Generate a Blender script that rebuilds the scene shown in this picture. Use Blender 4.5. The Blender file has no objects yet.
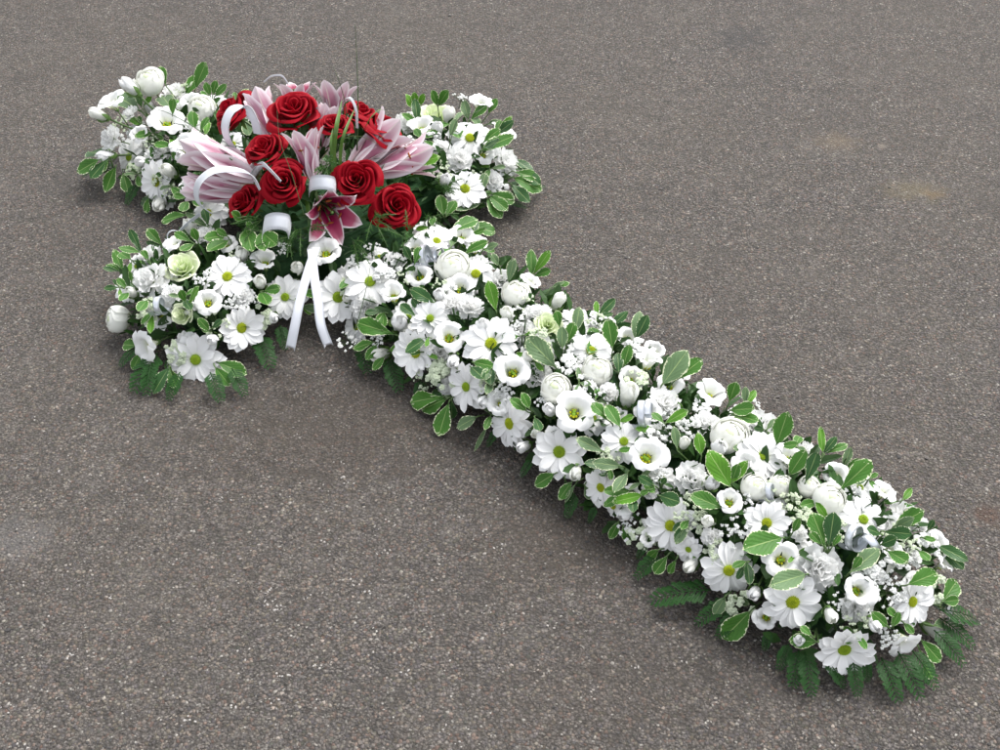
import bpy, math, random
import numpy as np
from mathutils import Vector, Matrix

# ------------------------------------------------------------------ camera, world, sun, exposure
C = bpy.context.scene.collection
scene = bpy.context.scene
CAM_H, PITCH, FPX = 1.2, math.radians(41.387), 1150.6
cam_d = bpy.data.cameras.new("camera"); cam = bpy.data.objects.new("camera", cam_d); C.objects.link(cam)
cam.location = (0, 0, CAM_H); cam.rotation_euler = (math.pi/2 - PITCH, 0, 0)
cam_d.sensor_width = 36.0; cam_d.lens = 36.0*FPX/1000.0; cam_d.clip_start = 0.02; cam_d.clip_end = 200
scene.camera = cam
world = bpy.data.worlds.new("World"); scene.world = world; world.use_nodes = True
wn = world.node_tree.nodes; wl = world.node_tree.links; wn.clear()
SUN_EL, SUN_AZ = math.radians(58), math.radians(42)      # azimuth clockwise from +Y (away from the camera)
sky = wn.new('ShaderNodeTexSky'); sky.sky_type = 'NISHITA'; sky.sun_disc = False
sky.sun_elevation = SUN_EL; sky.sun_rotation = SUN_AZ; sky.air_density = 1.0; sky.dust_density = 3.0; sky.ozone_density = 1.0
hs = wn.new('ShaderNodeHueSaturation'); hs.inputs['Saturation'].default_value = 0.20
bg = wn.new('ShaderNodeBackground'); bg.inputs['Strength'].default_value = 0.15
wo = wn.new('ShaderNodeOutputWorld')
wl.new(sky.outputs[0], hs.inputs['Color']); wl.new(hs.outputs[0], bg.inputs[0]); wl.new(bg.outputs[0], wo.inputs[0])
sd = bpy.data.lights.new("sun", 'SUN'); sd.energy = 1.25; sd.angle = math.radians(36); sd.color = (1.0, .975, .94)
sun = bpy.data.objects.new("sun", sd); C.objects.link(sun)
sdir = Vector((math.sin(SUN_AZ)*math.cos(SUN_EL), math.cos(SUN_AZ)*math.cos(SUN_EL), math.sin(SUN_EL)))
sun.rotation_euler = sdir.to_track_quat('Z', 'Y').to_euler()
scene.view_settings.view_transform = 'Standard'; scene.view_settings.look = 'None'
scene.view_settings.exposure = 1.17; scene.view_settings.gamma = 1.0
scene.cycles.max_bounces = 12; scene.cycles.diffuse_bounces = 7; scene.cycles.transmission_bounces = 8

R = random.Random(11)
U = R.uniform

# ------------------------------------------------------------------ projection helpers
cP, sP = math.cos(PITCH), math.sin(PITCH)
def ray(px, py):
    a, b = (px-500)/FPX, -(py-375)/FPX
    return Vector((a, cP+sP*b, -sP+cP*b))
def at(px, py, z):
    d = ray(px, py); t = (z-CAM_H)/d.z
    return Vector((d.x*t, d.y*t, z))
def pix(p):
    x, y, z = p.x, p.y, p.z-CAM_H
    fw = y*cP-z*sP; up = y*sP+z*cP
    return 500+FPX*x/fw, 375-FPX*up/fw
def depth(p): return p.y*cP-(p.z-CAM_H)*sP
TOCAM = Vector((0, -cP, sP))

# ------------------------------------------------------------------ the cross: a dome over two bars, a taller dome at the crossing
CX, CY, TH = -.3021, 1.702, -.7979
SX = Vector((math.cos(TH), math.sin(TH))); TX = Vector((-SX.y, SX.x))     # along the shaft, along the right arm
LEN = dict(top=.530, left=.410, right=.419, foot=1.186)
WA, WS, HM = .146, .1463, .119
BQ = Vector((CX-.006, CY+.012)); BQR, BQH = .205, .285
def dome(x, y, shrink=0.0, bouquet=True):
    gx, gy = x-CX, y-CY
    a = gx*SX.x+gy*SX.y; b = gx*TX.x+gy*TX.y
    h = 0.0; hm = HM-shrink
    W = (.158 if a < -.2 else WA if a < 0 else WS)-shrink
    l = min(max(a, -LEN['top']+shrink+W*.8), LEN['foot']-shrink-W*.8)
    d = math.hypot((a-l)/.8, b)/W
    if d < 1: h = hm*math.sqrt(1-d**3)
    W = WA-shrink
    l = min(max(b, -LEN['left']+shrink+W*.8), LEN['right']-shrink-W*.8)
    d = math.hypot((b-l)/.8, a)/W
    if d < 1: h = max(h, hm*math.sqrt(1-d**3))
    if bouquet:
        d = math.hypot(x-BQ.x, y-BQ.y)/(BQR-shrink)
        if d < 1: h = max(h, (BQH-shrink)*math.sqrt(1-d**2.2))
    return h
def outside(x, y):
    # how far a spot lies outside the outline of the bars, in metres
    gx, gy = x-CX, y-CY
    a = gx*SX.x+gy*SX.y; b = gx*TX.x+gy*TX.y
    W = .158 if a < -.2 else WS
    l = min(max(a, -LEN['top']+W*.8), LEN['foot']-W*.8); d1 = math.hypot((a-l)/.8, b)-W
    l = min(max(b, -LEN['left']+WA*.8), LEN['right']-WA*.8); d2 = math.hypot((b-l)/.8, a)-WA
    return max(0, min(d1, d2))
def normal(x, y, bouquet=True):
    e = .012
    gx = (dome(x+e, y, 0, bouquet)-dome(x-e, y, 0, bouquet))/(2*e); gy = (dome(x, y+e, 0, bouquet)-dome(x, y-e, 0, bouquet))/(2*e)
    g = math.hypot(gx, gy)
    if g > 2.2: gx *= 2.2/g; gy *= 2.2/g
    return Vector((-gx, -gy, 1)).normalized()
def hit(px, py, bouquet=True):
    d = ray(px, py)
    t0 = (.32-CAM_H)/d.z; t1 = (0.015-CAM_H)/d.z
    best, bp = 9, None
    n = 160
    for i in range(n+1):
        t = t0+(t1-t0)*i/n
        p = Vector((d.x*t, d.y*t, CAM_H+d.z*t))
        g = p.z-dome(p.x, p.y, 0, bouquet)
        if g <= 0: return p
        c = outside(p.x, p.y)+.35*max(0, p.z-.07)
        if .03 < p.z < .2 and c < best: best, bp = c, p
    return bp

# ------------------------------------------------------------------ materials
def mat(name):
    m = bpy.data.materials.new(name); m.use_nodes = True
    nt = m.node_tree; b = nt.nodes['Principled BSDF']
    return m, nt, b
def N(nt, t, **k):
    n = nt.nodes.new(t)
    for a, v in k.items(): setattr(n, a, v)
    return n
def mixc(nt, fac, c1, c2, blend='MIX'):
    n = N(nt, 'ShaderNodeMix', data_type='RGBA', blend_type=blend)
    for i, v in ((0, fac), (6, c1), (7, c2)):
        if isinstance(v, (int, float)): n.inputs[i].default_value = v
        elif isinstance(v, tuple): n.inputs[i].default_value = (*v, 1)
        else: nt.links.new(v, n.inputs[i])
    return n.outputs[2]
def ramp(nt, src, stops, interp='LINEAR'):
    n = N(nt, 'ShaderNodeValToRGB'); n.color_ramp.interpolation = interp
    e = n.color_ramp.elements
    while len(e) < len(stops): e.new(.5)
    for k, (p, c) in zip(e, stops):
        k.position = p; k.color = (c, c, c, 1) if isinstance(c, (int, float)) else (*c, 1)
    nt.links.new(src, n.inputs[0]); return n.outputs[0]
def mth(nt, op, a, b=None):
    n = N(nt, 'ShaderNodeMath', operation=op)
    for i, v in ((0, a), (1, b)):
        if v is None: continue
        if isinstance(v, (int, float)): n.inputs[i].default_value = v
        else: nt.links.new(v, n.inputs[i])
    return n.outputs[0]
def noise(nt, scale, detail=3, coord='Object', rough=.5):
    tc = N(nt, 'ShaderNodeTexCoord'); n = N(nt, 'ShaderNodeTexNoise')
    n.inputs['Scale'].default_value = scale; n.inputs['Detail'].default_value = detail; n.inputs['Roughness'].default_value = rough
    nt.links.new(tc.outputs[coord], n.inputs['Vector']); return n.outputs['Fac']
def translucent(nt, b, col, amount):
    tr = N(nt, 'ShaderNodeBsdfTranslucent'); mx = N(nt, 'ShaderNodeMixShader'); mx.inputs[0].default_value = amount
    if isinstance(col, tuple): tr.inputs[0].default_value = (*col, 1)
    else: nt.links.new(col, tr.inputs[0])
    nt.links.new(b.outputs[0], mx.inputs[1]); nt.links.new(tr.outputs[0], mx.inputs[2])
    nt.links.new(mx.outputs[0], nt.nodes['Material Output'].inputs[0])
def uvsep(nt):
    tc = N(nt, 'ShaderNodeTexCoord'); s = N(nt, 'ShaderNodeSeparateXYZ'); nt.links.new(tc.outputs['UV'], s.inputs[0])
    return s.outputs[0], s.outputs[1]
def bump(nt, b, h, strength, dist=.001):
    n = N(nt, 'ShaderNodeBump'); n.inputs['Strength'].default_value = strength; n.inputs['Distance'].default_value = dist
    nt.links.new(h, n.inputs['Height']); nt.links.new(n.outputs[0], b.inputs['Normal'])

def petal_mat(name, col, base, base_end=.3, trans=.20, streak=.12, rough=.55):
    m, nt, b = mat(name)
    u, v = uvsep(nt)
    f = ramp(nt, v, [(0, 1.0), (base_end, 0.0)])
    c = mixc(nt, f, col, base)
    w = N(nt, 'ShaderNodeTexWave'); w.inputs['Scale'].default_value = 4.5; w.inputs['Distortion'].default_value = .6
    tc = N(nt, 'ShaderNodeTexCoord'); nt.links.new(tc.outputs['UV'], w.inputs['Vector'])
    oi = N(nt, 'ShaderNodeObjectInfo')
    dark = tuple(x*.96 for x in col)
    c = mixc(nt, mth(nt, 'MULTIPLY', oi.outputs['Random'], .6), c, mixc(nt, .5, c, dark))
    nt.links.new(c, b.inputs['Base Color']); b.inputs['Roughness'].default_value = rough
    b.inputs['Specular IOR Level'].default_value = .3
    if streak: bump(nt, b, w.outputs['Fac'], streak, .0004)
    translucent(nt, b, c, trans)
    return m
M = {}
M['white'] = petal_mat('white_petal', (.87, .87, .865), (.80, .84, .62), .18)
M['lis'] = petal_mat('lisianthus_petal', (.87, .87, .86), (.66, .74, .36), .42)
M['cream'] = petal_mat('cream_petal', (.88, .885, .84), (.76, .81, .54), .35, trans=.32)
M['greenwhite'] = petal_mat('green_white_petal', (.78, .84, .60), (.5, .66, .26), .6)
M['carn'] = petal_mat('carnation_petal', (.90, .90, .89), (.86, .88, .78), .3, trans=.3, streak=0)

def red_mat():
    m, nt, b = mat('red_rose_petal')
    u, v = uvsep(nt)
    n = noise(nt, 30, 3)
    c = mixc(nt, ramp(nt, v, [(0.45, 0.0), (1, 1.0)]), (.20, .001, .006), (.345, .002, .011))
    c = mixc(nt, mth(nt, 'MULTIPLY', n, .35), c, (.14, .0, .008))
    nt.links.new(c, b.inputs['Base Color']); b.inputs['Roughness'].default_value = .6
    b.inputs['Specular IOR Level'].default_value = .12
    b.inputs['Sheen Weight'].default_value = .06; b.inputs['Sheen Tint'].default_value = (1, .1, .15, 1)
    bump(nt, b, n, .15, .0006); translucent(nt, b, (.42, .003, .010), .14)
    return m
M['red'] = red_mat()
def lily_mat():
    m, nt, b = mat('lily_petal')
    u, v = uvsep(nt)
    a = mth(nt, 'ABSOLUTE', mth(nt, 'SUBTRACT', mth(nt, 'MULTIPLY', u, 2.0), 1.0))
    edge = mth(nt, 'MAXIMUM', a, mth(nt, 'MULTIPLY', mth(nt, 'SUBTRACT', v, .1), 1.02))
    f = ramp(nt, edge, [(.40, 1.0), (.76, .90), (.90, .0)])
    inner = mixc(nt, f, (.86, .78, .81), (.38, .010, .085))
    tc = N(nt, 'ShaderNodeTexCoord'); vo = N(nt, 'ShaderNodeTexVoronoi'); vo.inputs['Scale'].default_value = 16
    nt.links.new(tc.outputs['UV'], vo.inputs['Vector'])
    spot = ramp(nt, vo.outputs['Distance'], [(.16, 1.0), (.26, 0.0)])
    spot = mth(nt, 'MULTIPLY', spot, ramp(nt, v, [(.25, .8), (.6, 0.0)]))
    inner = mixc(nt, spot, inner, (.24, .0, .03))
    inner = mixc(nt, ramp(nt, v, [(.0, 1.0), (.18, 0.0)]), inner, (.62, .70, .30))
    fb = ramp(nt, a, [(.0, .45), (.14, .85), (.55, .80), (.90, .04)])
    fb = mth(nt, 'MULTIPLY', fb, ramp(nt, v, [(.0, .5), (.35, 1.0), (.7, .8), (1.0, .05)]))
    outer = mixc(nt, fb, (.84, .75, .79), (.36, .018, .12))
    outer = mixc(nt, ramp(nt, a, [(.0, .6), (.06, 0.0)]), outer, (.72, .72, .50))
    g = N(nt, 'ShaderNodeNewGeometry')
    c = mixc(nt, g.outputs['Backfacing'], inner, outer)
    nt.links.new(c, b.inputs['Base Color']); b.inputs['Roughness'].default_value = .42
    b.inputs['Specular IOR Level'].default_value = .35
    w = N(nt, 'ShaderNodeTexWave'); w.inputs['Scale'].default_value = 5; nt.links.new(tc.outputs['UV'], w.inputs['Vector'])
    bump(nt, b, w.outputs['Fac'], .2, .0008); translucent(nt, b, c, .2)
    return m
M['lily'] = lily_mat()
def leaf_mat(name, green, dark, cream=(.68, .72, .48), margin=.80, rough=.46, spec=.26):
    m, nt, b = mat(name)
    u, v = uvsep(nt)
    a = mth(nt, 'ABSOLUTE', mth(nt, 'SUBTRACT', mth(nt, 'MULTIPLY', u, 2.0), 1.0))
    e = mth(nt, 'MAXIMUM', a, mth(nt, 'ADD', mth(nt, 'MULTIPLY', v, .98), -.03))
    tc = N(nt, 'ShaderNodeTexCoord'); mp = N(nt, 'ShaderNodeMapping'); mp.inputs['Scale'].default_value = (3.0, 12, 1)
    oi = N(nt, 'ShaderNodeObjectInfo'); cb = N(nt, 'ShaderNodeCombineXYZ')
    nt.links.new(mth(nt, 'MULTIPLY', oi.outputs['Random'], 37.0), cb.inputs[0]); nt.links.new(cb.outputs[0], mp.inputs['Location'])
    nt.links.new(tc.outputs['UV'], mp.inputs[0])
    n = N(nt, 'ShaderNodeTexNoise'); n.inputs['Scale'].default_value = 1.5; n.inputs['Detail'].default_value = 5; n.inputs['Roughness'].default_value = .6
    nt.links.new(mp.outputs[0], n.inputs['Vector'])
    e2 = mth(nt, 'ADD', e, mth(nt, 'MULTIPLY', mth(nt, 'SUBTRACT', n.outputs['Fac'], .5), .80))
    f = ramp(nt, e2, [(margin+.11, 0.0), (margin+.15, 1.0)])
    n2 = noise(nt, 60, 3)
    g = mixc(nt, ramp(nt, n2, [(.35, 0.0), (.65, 1.0)]), green, dark)
    g = mixc(nt, mth(nt, 'MULTIPLY', oi.outputs['Random'], .55), g, tuple(min(1, x*1.35) for x in green))
    g = mixc(nt, ramp(nt, e2, [(.42, 0.0), (margin, .35)]), g, tuple(x*1.5 for x in green))
    w = N(nt, 'ShaderNodeTexWave', bands_direction='DIAGONAL'); w.inputs['Scale'].default_value = 3.4; w.inputs['Distortion'].default_value = 1.5
    cb2 = N(nt, 'ShaderNodeCombineXYZ'); nt.links.new(mth(nt, 'MULTIPLY', a, -.55), cb2.inputs[0]); nt.links.new(v, cb2.inputs[1])
    nt.links.new(cb2.outputs[0], w.inputs['Vector'])
    g = mixc(nt, mth(nt, 'MULTIPLY', ramp(nt, w.outputs['Fac'], [(.75, 0.0), (1, 1.0)]), .13), g, tuple(min(1, x*2) for x in green))
    mid = ramp(nt, a, [(.018, 1.0), (.06, 0.0)])
    g = mixc(nt, mth(nt, 'MULTIPLY', mid, .5), g, (.40, .50, .20))
    c = mixc(nt, f, g, cream)
    geo = N(nt, 'ShaderNodeNewGeometry')
    back = mixc(nt, .5, c, (.26, .36, .18))
    c = mixc(nt, geo.outputs['Backfacing'], c, back)
    nt.links.new(c, b.inputs['Base Color']); b.inputs['Roughness'].default_value = rough; b.inputs['Specular IOR Level'].default_value = spec
    bump(nt, b, w.outputs['Fac'], .35, .0006)
    translucent(nt, b, c, .16)
    return m
M['leaf_g'] = leaf_mat('variegated_leaf_green', (.048, .140, .018), (.028, .092, .012))
M['leaf_b'] = leaf_mat('variegated_leaf_bright', (.078, .205, .016), (.050, .150, .014), rough=.42)  # brighter copy of the leaf green, backlight put into the colour
M['leaf_y'] = leaf_mat('variegated_leaf_grey', (.100, .165, .075), (.070, .122, .054), rough=.5)
M['leaf_d'] = leaf_mat('variegated_leaf_dark', (.030, .085, .022), (.020, .060, .018), margin=.84, rough=.3)
def simple(name, col, rough=.5, spec=.4, var=.0, trans=0, nscale=40):
    m, nt, b = mat(name)
    n = noise(nt, nscale, 3); c = mixc(nt, ramp(nt, n, [(.3, 0.0), (.7, 1.0)]), col, tuple(x*(1-var) for x in col))
    nt.links.new(c, b.inputs['Base Color']); b.inputs['Roughness'].default_value = rough; b.inputs['Specular IOR Level'].default_value = spec
    if trans: translucent(nt, b, c, trans)
    return m
M['fern'] = simple('fern_green', (.020, .078, .014), .5, .2, .4, .10)
M['ferny'] = simple('fine_fern_green', (.060, .170, .030), .4, .4, .4, .2)
M['under'] = simple('dark_foliage', (.042, .110, .024), .5, .3, .55, .15, 14)
M['stem'] = simple('green_stem', (.085, .15, .045), .5, .4, .3)
M['twig'] = simple('brown_twig', (.12, .10, .05), .6, .3, .3)
M['grass'] = simple('bear_grass', (.055, .10, .030), .35, .5, .3)
M['blade'] = simple('green_blade', (.10, .20, .035), .35, .5, .3, .15)
M['sepal'] = simple('sepal_green', (.13, .24, .06), .5, .4, .3, .15)
M['foam'] = simple('floral_foam', (.03, .075, .03), .95, .1, .4, 0, 120)
M['tray'] = simple('plastic_tray', (.02, .05, .02), .3, .5, .1)
M['eye'] = simple('daisy_eye', (.42, .50, .02), .7, .2, .35, 0, 300)
M['eye_young'] = simple('daisy_eye_young', (.30, .44, .025), .7, .2, .35, 0, 300)
M['eye_green'] = simple('daisy_eye_green', (.20, .36, .03), .7, .2, .3, 0, 300)
M['pollen'] = simple('pollen_yellow', (.50, .50, .02), .8, .2, .3, 0, 250)
M['anther'] = simple('lily_anther', (.30, .08, .02), .85, .2, .3, 0, 250)
M['floret'] = simple('tiny_floret', (.84, .85, .83), .65, .2, .07, .25, 220)
M['floretg'] = simple('floret_green_white', (.74, .82, .62), .65, .2, .25, .25, 160)
def ribbon_mat():
    m, nt, b = mat('satin_ribbon')
    tc = N(nt, 'ShaderNodeTexCoord'); w = N(nt, 'ShaderNodeTexWave'); w.inputs['Scale'].default_value = 14; w.inputs['Distortion'].default_value = .3
    nt.links.new(tc.outputs['UV'], w.inputs['Vector'])
    b.inputs['Base Color'].default_value = (.74, .76, .81, 1); b.inputs['Roughness'].default_value = .32
    b.inputs['Specular IOR Level'].default_value = .6; b.inputs['Sheen Weight'].default_value = .3
    bump(nt, b, w.outputs['Fac'], .12, .0004); translucent(nt, b, (.75, .78, .85), .12)
    return m
M['ribbon'] = ribbon_mat()
def silver_mat():
    m, nt, b = mat('silver_ribbon')
    b.inputs['Base Color'].default_value = (.66, .69, .74, 1); b.inputs['Metallic'].default_value = .55; b.inputs['Roughness'].default_value = .28
    bump(nt, b, noise(nt, 90, 2), .1, .0005)
    return m
M['silver'] = silver_mat()

def asphalt():
    m, nt, b = mat('worn_asphalt')
    tc = N(nt, 'ShaderNodeTexCoord')
    def vor(scale, feat='F1', rnd=1.0):
        v = N(nt, 'ShaderNodeTexVoronoi', feature=feat); v.inputs['Scale'].default_value = scale; v.inputs['Randomness'].default_value = rnd
        wp = N(nt, 'ShaderNodeTexNoise'); wp.inputs['Scale'].default_value = scale*.9; wp.inputs['Detail'].default_value = 2
        nt.links.new(tc.outputs['Object'], wp.inputs['Vector'])
        mx = N(nt, 'ShaderNodeVectorMath', operation='MULTIPLY_ADD'); mx.inputs[1].default_value = (.9/scale,)*3
        nt.links.new(wp.outputs['Color'], mx.inputs[0]); nt.links.new(tc.outputs['Object'], mx.inputs[2])
        nt.links.new(mx.outputs[0], v.inputs['Vector']); return v
    v1 = vor(250); v2 = vor(440); v3 = vor(95)
    def rnd(v, ch): 
        s = N(nt, 'ShaderNodeSeparateColor'); nt.links.new(v.outputs['Color'], s.inputs[0]); return s.outputs[ch]
    grey = ramp(nt, rnd(v1, 0), [(0, (.022, .021, .022)), (.30, (.052, .050, .050)), (.60, (.105, .096, .090)), (.86, (.175, .156, .144)), (.975, (.23, .21, .185)), (.994, (.42, .40, .37))])
    tint = ramp(nt, rnd(v1, 1), [(0, (.085, .082, .098)), (.25, (.110, .095, .090)), (.42, (.185, .105, .082)), (.56, (.070, .082, .066)), (.70, (.165, .135, .095)), (.85, (.120, .105, .125)), (1, (.10, .094, .090))])
    c = mixc(nt, .45, grey, tint)
    fine = ramp(nt, rnd(v2, 0), [(0, (.020, .019, .019)), (.45, (.062, .057, .056)), (.85, (.130, .118, .112)), (.975, (.18, .17, .16)), (.993, (.38, .37, .35))])
    sel = ramp(nt, rnd(v1, 2), [(.42, 0.0), (.46, 1.0)])
    c = mixc(nt, mth(nt, 'MULTIPLY', sel, .85), c, fine)
    # binder seen in the gaps between the stones
    gap = ramp(nt, v1.outputs['Distance'], [(.40, 0.0), (.66, 1.0)])
    c = mixc(nt, mth(nt, 'MULTIPLY', gap, .55), c, (.020, .018, .017))
    # fine dust settled in the pores + wear mottling
    n1 = noise(nt, 2.6, 5, rough=.6); n2 = noise(nt, 9, 5, rough=.62); n3 = noise(nt, 38, 3)
    c = mixc(nt, ramp(nt, n1, [(.35, .0), (.70, .30)]), c, (.090, .079, .067))
    c = mixc(nt, ramp(nt, n2, [(.30, .35), (.46, .0)]), c, (.046, .043, .041))
    c = mixc(nt, ramp(nt, n2, [(.55, .0), (.72, .22)]), c, (.125, .117, .110))
    c = mixc(nt, ramp(nt, n3, [(.36, .30), (.5, .0)]), c, (.038, .036, .034))
    # sandy stains, a tar spot, a broad darker patch and the cross's painted shadow
    sx = N(nt, 'ShaderNodeSeparateXYZ'); nt.links.new(tc.outputs['Object'], sx.inputs[0])
    def patch(c, p, rx, ry, col, amt):
        dx = mth(nt, 'DIVIDE', mth(nt, 'SUBTRACT', sx.outputs[0], p.x), rx); dy = mth(nt, 'DIVIDE', mth(nt, 'SUBTRACT', sx.outputs[1], p.y), ry)
        d = mth(nt, 'SQRT', mth(nt, 'ADD', mth(nt, 'MULTIPLY', dx, dx), mth(nt, 'MULTIPLY', dy, dy)))
        d = mth(nt, 'ADD', d, mth(nt, 'MULTIPLY', mth(nt, 'SUBTRACT', n3, .5), 1.6))
        return mixc(nt, mth(nt, 'MULTIPLY', ramp(nt, d, [(.25, 1.0), (1.0, 0.0)]), amt), c, col)
    c = patch(c, at(914, 190, 0), .075, .05, (.150, .125, .075), .32)
    c = patch(c, at(932, 194, 0), .03, .02, (.17, .11, .055), .28)
    c = patch(c, at(836, 142, 0), .055, .045, (.155, .120, .085), .36)
    c = patch(c, at(882, 146, 0), .012, .012, (.22, .19, .165), .45)
    c = patch(c, at(742, 38, 0), .09, .09, (.042, .041, .043), .55)
    c = patch(c, at(20, 540, 0), .06, .05, (.15, .145, .15), .3)
    c = patch(c, at(990, 515, 0), .03, .025, (.07, .04, .03), .5)
    c = patch(c, at(610, 690, 0), .20, .10, (.052, .045, .040), .35)  # broad darker patch below the shaft
    c = patch(c, at(340, 430, 0), .30, .16, (.048, .040, .034), .50)  # soft shadow of the cross painted into the asphalt colour
    c = patch(c, at(560, 540, 0), .16, .12, (.050, .042, .036), .45)  # painted shadow continued along the near side of the shaft
    c = mixc(nt, 1.0, c, (1.15, 1.135, 1.085), 'MULTIPLY')
    nt.links.new(c, b.inputs['Base Color'])
    b.inputs['Roughness'].default_value = .85; b.inputs['Specular IOR Level'].default_value = .22
    h = mth(nt, 'SUBTRACT', 1.0, v1.outputs['Distance'])
    h = mth(nt, 'ADD', h, mth(nt, 'MULTIPLY', mth(nt, 'SUBTRACT', 1.0, v2.outputs['Distance']), .4))
    h = mth(nt, 'ADD', h, mth(nt, 'MULTIPLY', rnd(v1, 0), .9)); h = mth(nt, 'ADD', h, mth(nt, 'MULTIPLY', n3, 1.2))
    h = mth(nt, 'ADD', h, mth(nt, 'MULTIPLY', rnd(v3, 0), .6))
    bump(nt, b, h, .85, .0028)
    return m
M['asphalt'] = asphalt()
def grit_mat():
    m, nt, b = mat('loose_grit')
    vo = N(nt, 'ShaderNodeTexVoronoi'); vo.inputs['Scale'].default_value = 60
    tc = N(nt, 'ShaderNodeTexCoord'); nt.links.new(tc.outputs['Object'], vo.inputs['Vector'])
    s = N(nt, 'ShaderNodeSeparateColor'); nt.links.new(vo.outputs['Color'], s.inputs[0])
    c = ramp(nt, s.outputs[0], [(0, (.030, .028, .028)), (.4, (.075, .070, .066)), (.7, (.12, .10, .088)), (.9, (.17, .14, .11)), (.988, (.34, .32, .30))])
    nt.links.new(c, b.inputs['Base Color']); b.inputs['Roughness'].default_value = .8
    return m
M['grit'] = grit_mat()

# ------------------------------------------------------------------ mesh helpers
def mesh(name, verts, faces, m, uvs=None, smooth=True):
    me = bpy.data.meshes.new(name); me.from_pydata([tuple(v) for v in verts], [], faces)
    if uvs is not None:
        l = me.uv_layers.new(name='UVMap')
        flat = []
        for f in faces:
            for i in f: flat += uvs[i]
        l.data.foreach_set('uv', flat)
    me.materials.append(m)
    if smooth: me.polygons.foreach_set('use_smooth', [True]*len(faces))
    me.update(); return me
def grid(name, nu, nv, fn, m):
    vs, fs, uv = [], [], []
    for j in range(nv+1):
        for i in range(nu+1):
            u, v = 2*i/nu-1, j/nv
            vs.append(fn(u, v)); uv.append(((u+1)/2, v))
    for j in range(nv):
        for i in range(nu):
            a = j*(nu+1)+i; fs.append((a, a+1, a+nu+2, a+nu+1))
    return mesh(name, vs, fs, m, uv)
class MB:
    def __init__(s): s.v, s.f, s.uv = [], [], []
    def add(s, vs, fs, uv=None):
        o = len(s.v); s.v += [tuple(v) for v in vs]; s.f += [tuple(i+o for i in f) for f in fs]
        s.uv += uv if uv else [(.5, .5)]*len(vs)
    def tube(s, pts, rad, n=5):
        pts = [Vector(p) for p in pts]; o = len(s.v); k = len(pts)
        for i, p in enumerate(pts):
            t = (pts[min(i+1, k-1)]-pts[max(i-1, 0)]).normalized()
            a = t.cross(Vector((.3, .2, .93))); a = a.normalized() if a.length > 1e-4 else Vector((1, 0, 0)); b = t.cross(a)
            r = rad(i/(k-1)) if callable(rad) else rad
            for q in range(n):
                w = 2*math.pi*q/n; s.v.append(tuple(p+(a*math.cos(w)+b*math.sin(w))*r)); s.uv.append((q/n, i/(k-1)))
        for i in range(k-1):
            for q in range(n):
                q2 = (q+1) % n; s.f.append((o+i*n+q, o+i*n+q2, o+(i+1)*n+q2, o+(i+1)*n+q))
        s.f.append(tuple(o+q for q in range(n))[::-1]); s.f.append(tuple(o+(k-1)*n+q for q in range(n)))
    def ball(s, c, r, sc=(1, 1, 1), rings=4, seg=6, jit=0.0, rot=None):
        vs, fs = [], []
        vs.append(Vector((0, 0, 1)))
        for i in range(1, rings):
            ph = math.pi*i/rings
            for q in range(seg):
                w = 2*math.pi*q/seg
                k = 1+U(-jit, jit); vs.append(Vector((math.sin(ph)*math.cos(w), math.sin(ph)*math.sin(w), math.cos(ph)))*k)
        vs.append(Vector((0, 0, -1)))
        for q in range(seg):
            fs.append((0, 1+q, 1+(q+1) % seg))
            fs.append((len(vs)-1, 1+(rings-2)*seg+(q+1) % seg, 1+(rings-2)*seg+q))
        for i in range(rings-2):
            for q in range(seg):
                a = 1+i*seg+q; b_ = 1+i*seg+(q+1) % seg; fs.append((a, a+seg, b_+seg, b_))
        out = []
        for v in vs:
            w = Vector((v.x*sc[0], v.y*sc[1], v.z*sc[2]))*r
            if rot: w = rot @ w
            out.append(w+Vector(c))
        s.add(out, fs)
    def build(s, name, m, smooth=True): return mesh(name, s.v, s.f, m, s.uv, smooth)

def setp(o, label=None, cat=None, group=None, kind=None):
    if label: o['label'] = label
    if cat: o['category'] = cat
    if group: o['group'] = group
    if kind: o['kind'] = kind
def link(name, me, parent=None, mw=None):
    o = bpy.data.objects.new(name, me); C.objects.link(o)
    if parent is not None: o.parent = parent
    if mw is not None: o.matrix_local = mw
    return o
def frame(z, roll=0.0):
    z = z.normalized(); ref = Vector((0, 1, 0)) if abs(z.y) < .9 else Vector((1, 0, 0))
    x = ref.cross(z).normalized(); y = z.cross(x)
    m = Matrix((x, y, z)).transposed().to_4x4()
    return m @ Matrix.Rotation(roll, 4, 'Z')
RZ = lambda a: Matrix.Rotation(a, 4, 'Z')
RX = lambda a: Matrix.Rotation(a, 4, 'X')
T = lambda x, y, z: Matrix.Translation((x, y, z))

# ------------------------------------------------------------------ ground
gnd = mesh('asphalt_ground', [(-40, -10, 0), (40, -10, 0), (40, 70, 0), (-40, 70, 0)], [(0, 1, 2, 3)], M['asphalt'], [(0, 0), (1, 0), (1, 1), (0, 1)], False)
g = link('asphalt_ground', gnd); setp(g, kind='structure', label='worn grey-brown asphalt with fine pale and rusty aggregate')
mb = MB()
for i in range(12000):
    px, py = U(-60, 1060), U(-40, 800) if i % 2 else U(200, 800)
    p = at(px, py, 0)
    big = R.random() < .02
    r = U(.0011, .0024)*(1.7 if big else 1)
    rot = Matrix.Rotation(U(0, 6.28), 3, 'Z')
    mb.ball((p.x, p.y, r*.12), r, (U(.7, 1.2), U(.6, 1), U(.35, .6)), 3, 5, .25, rot)
o = link('loose_grit', mb.build('loose_grit', M['grit'], False)); setp(o, kind='stuff', label='loose grit scattered over the asphalt')

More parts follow.
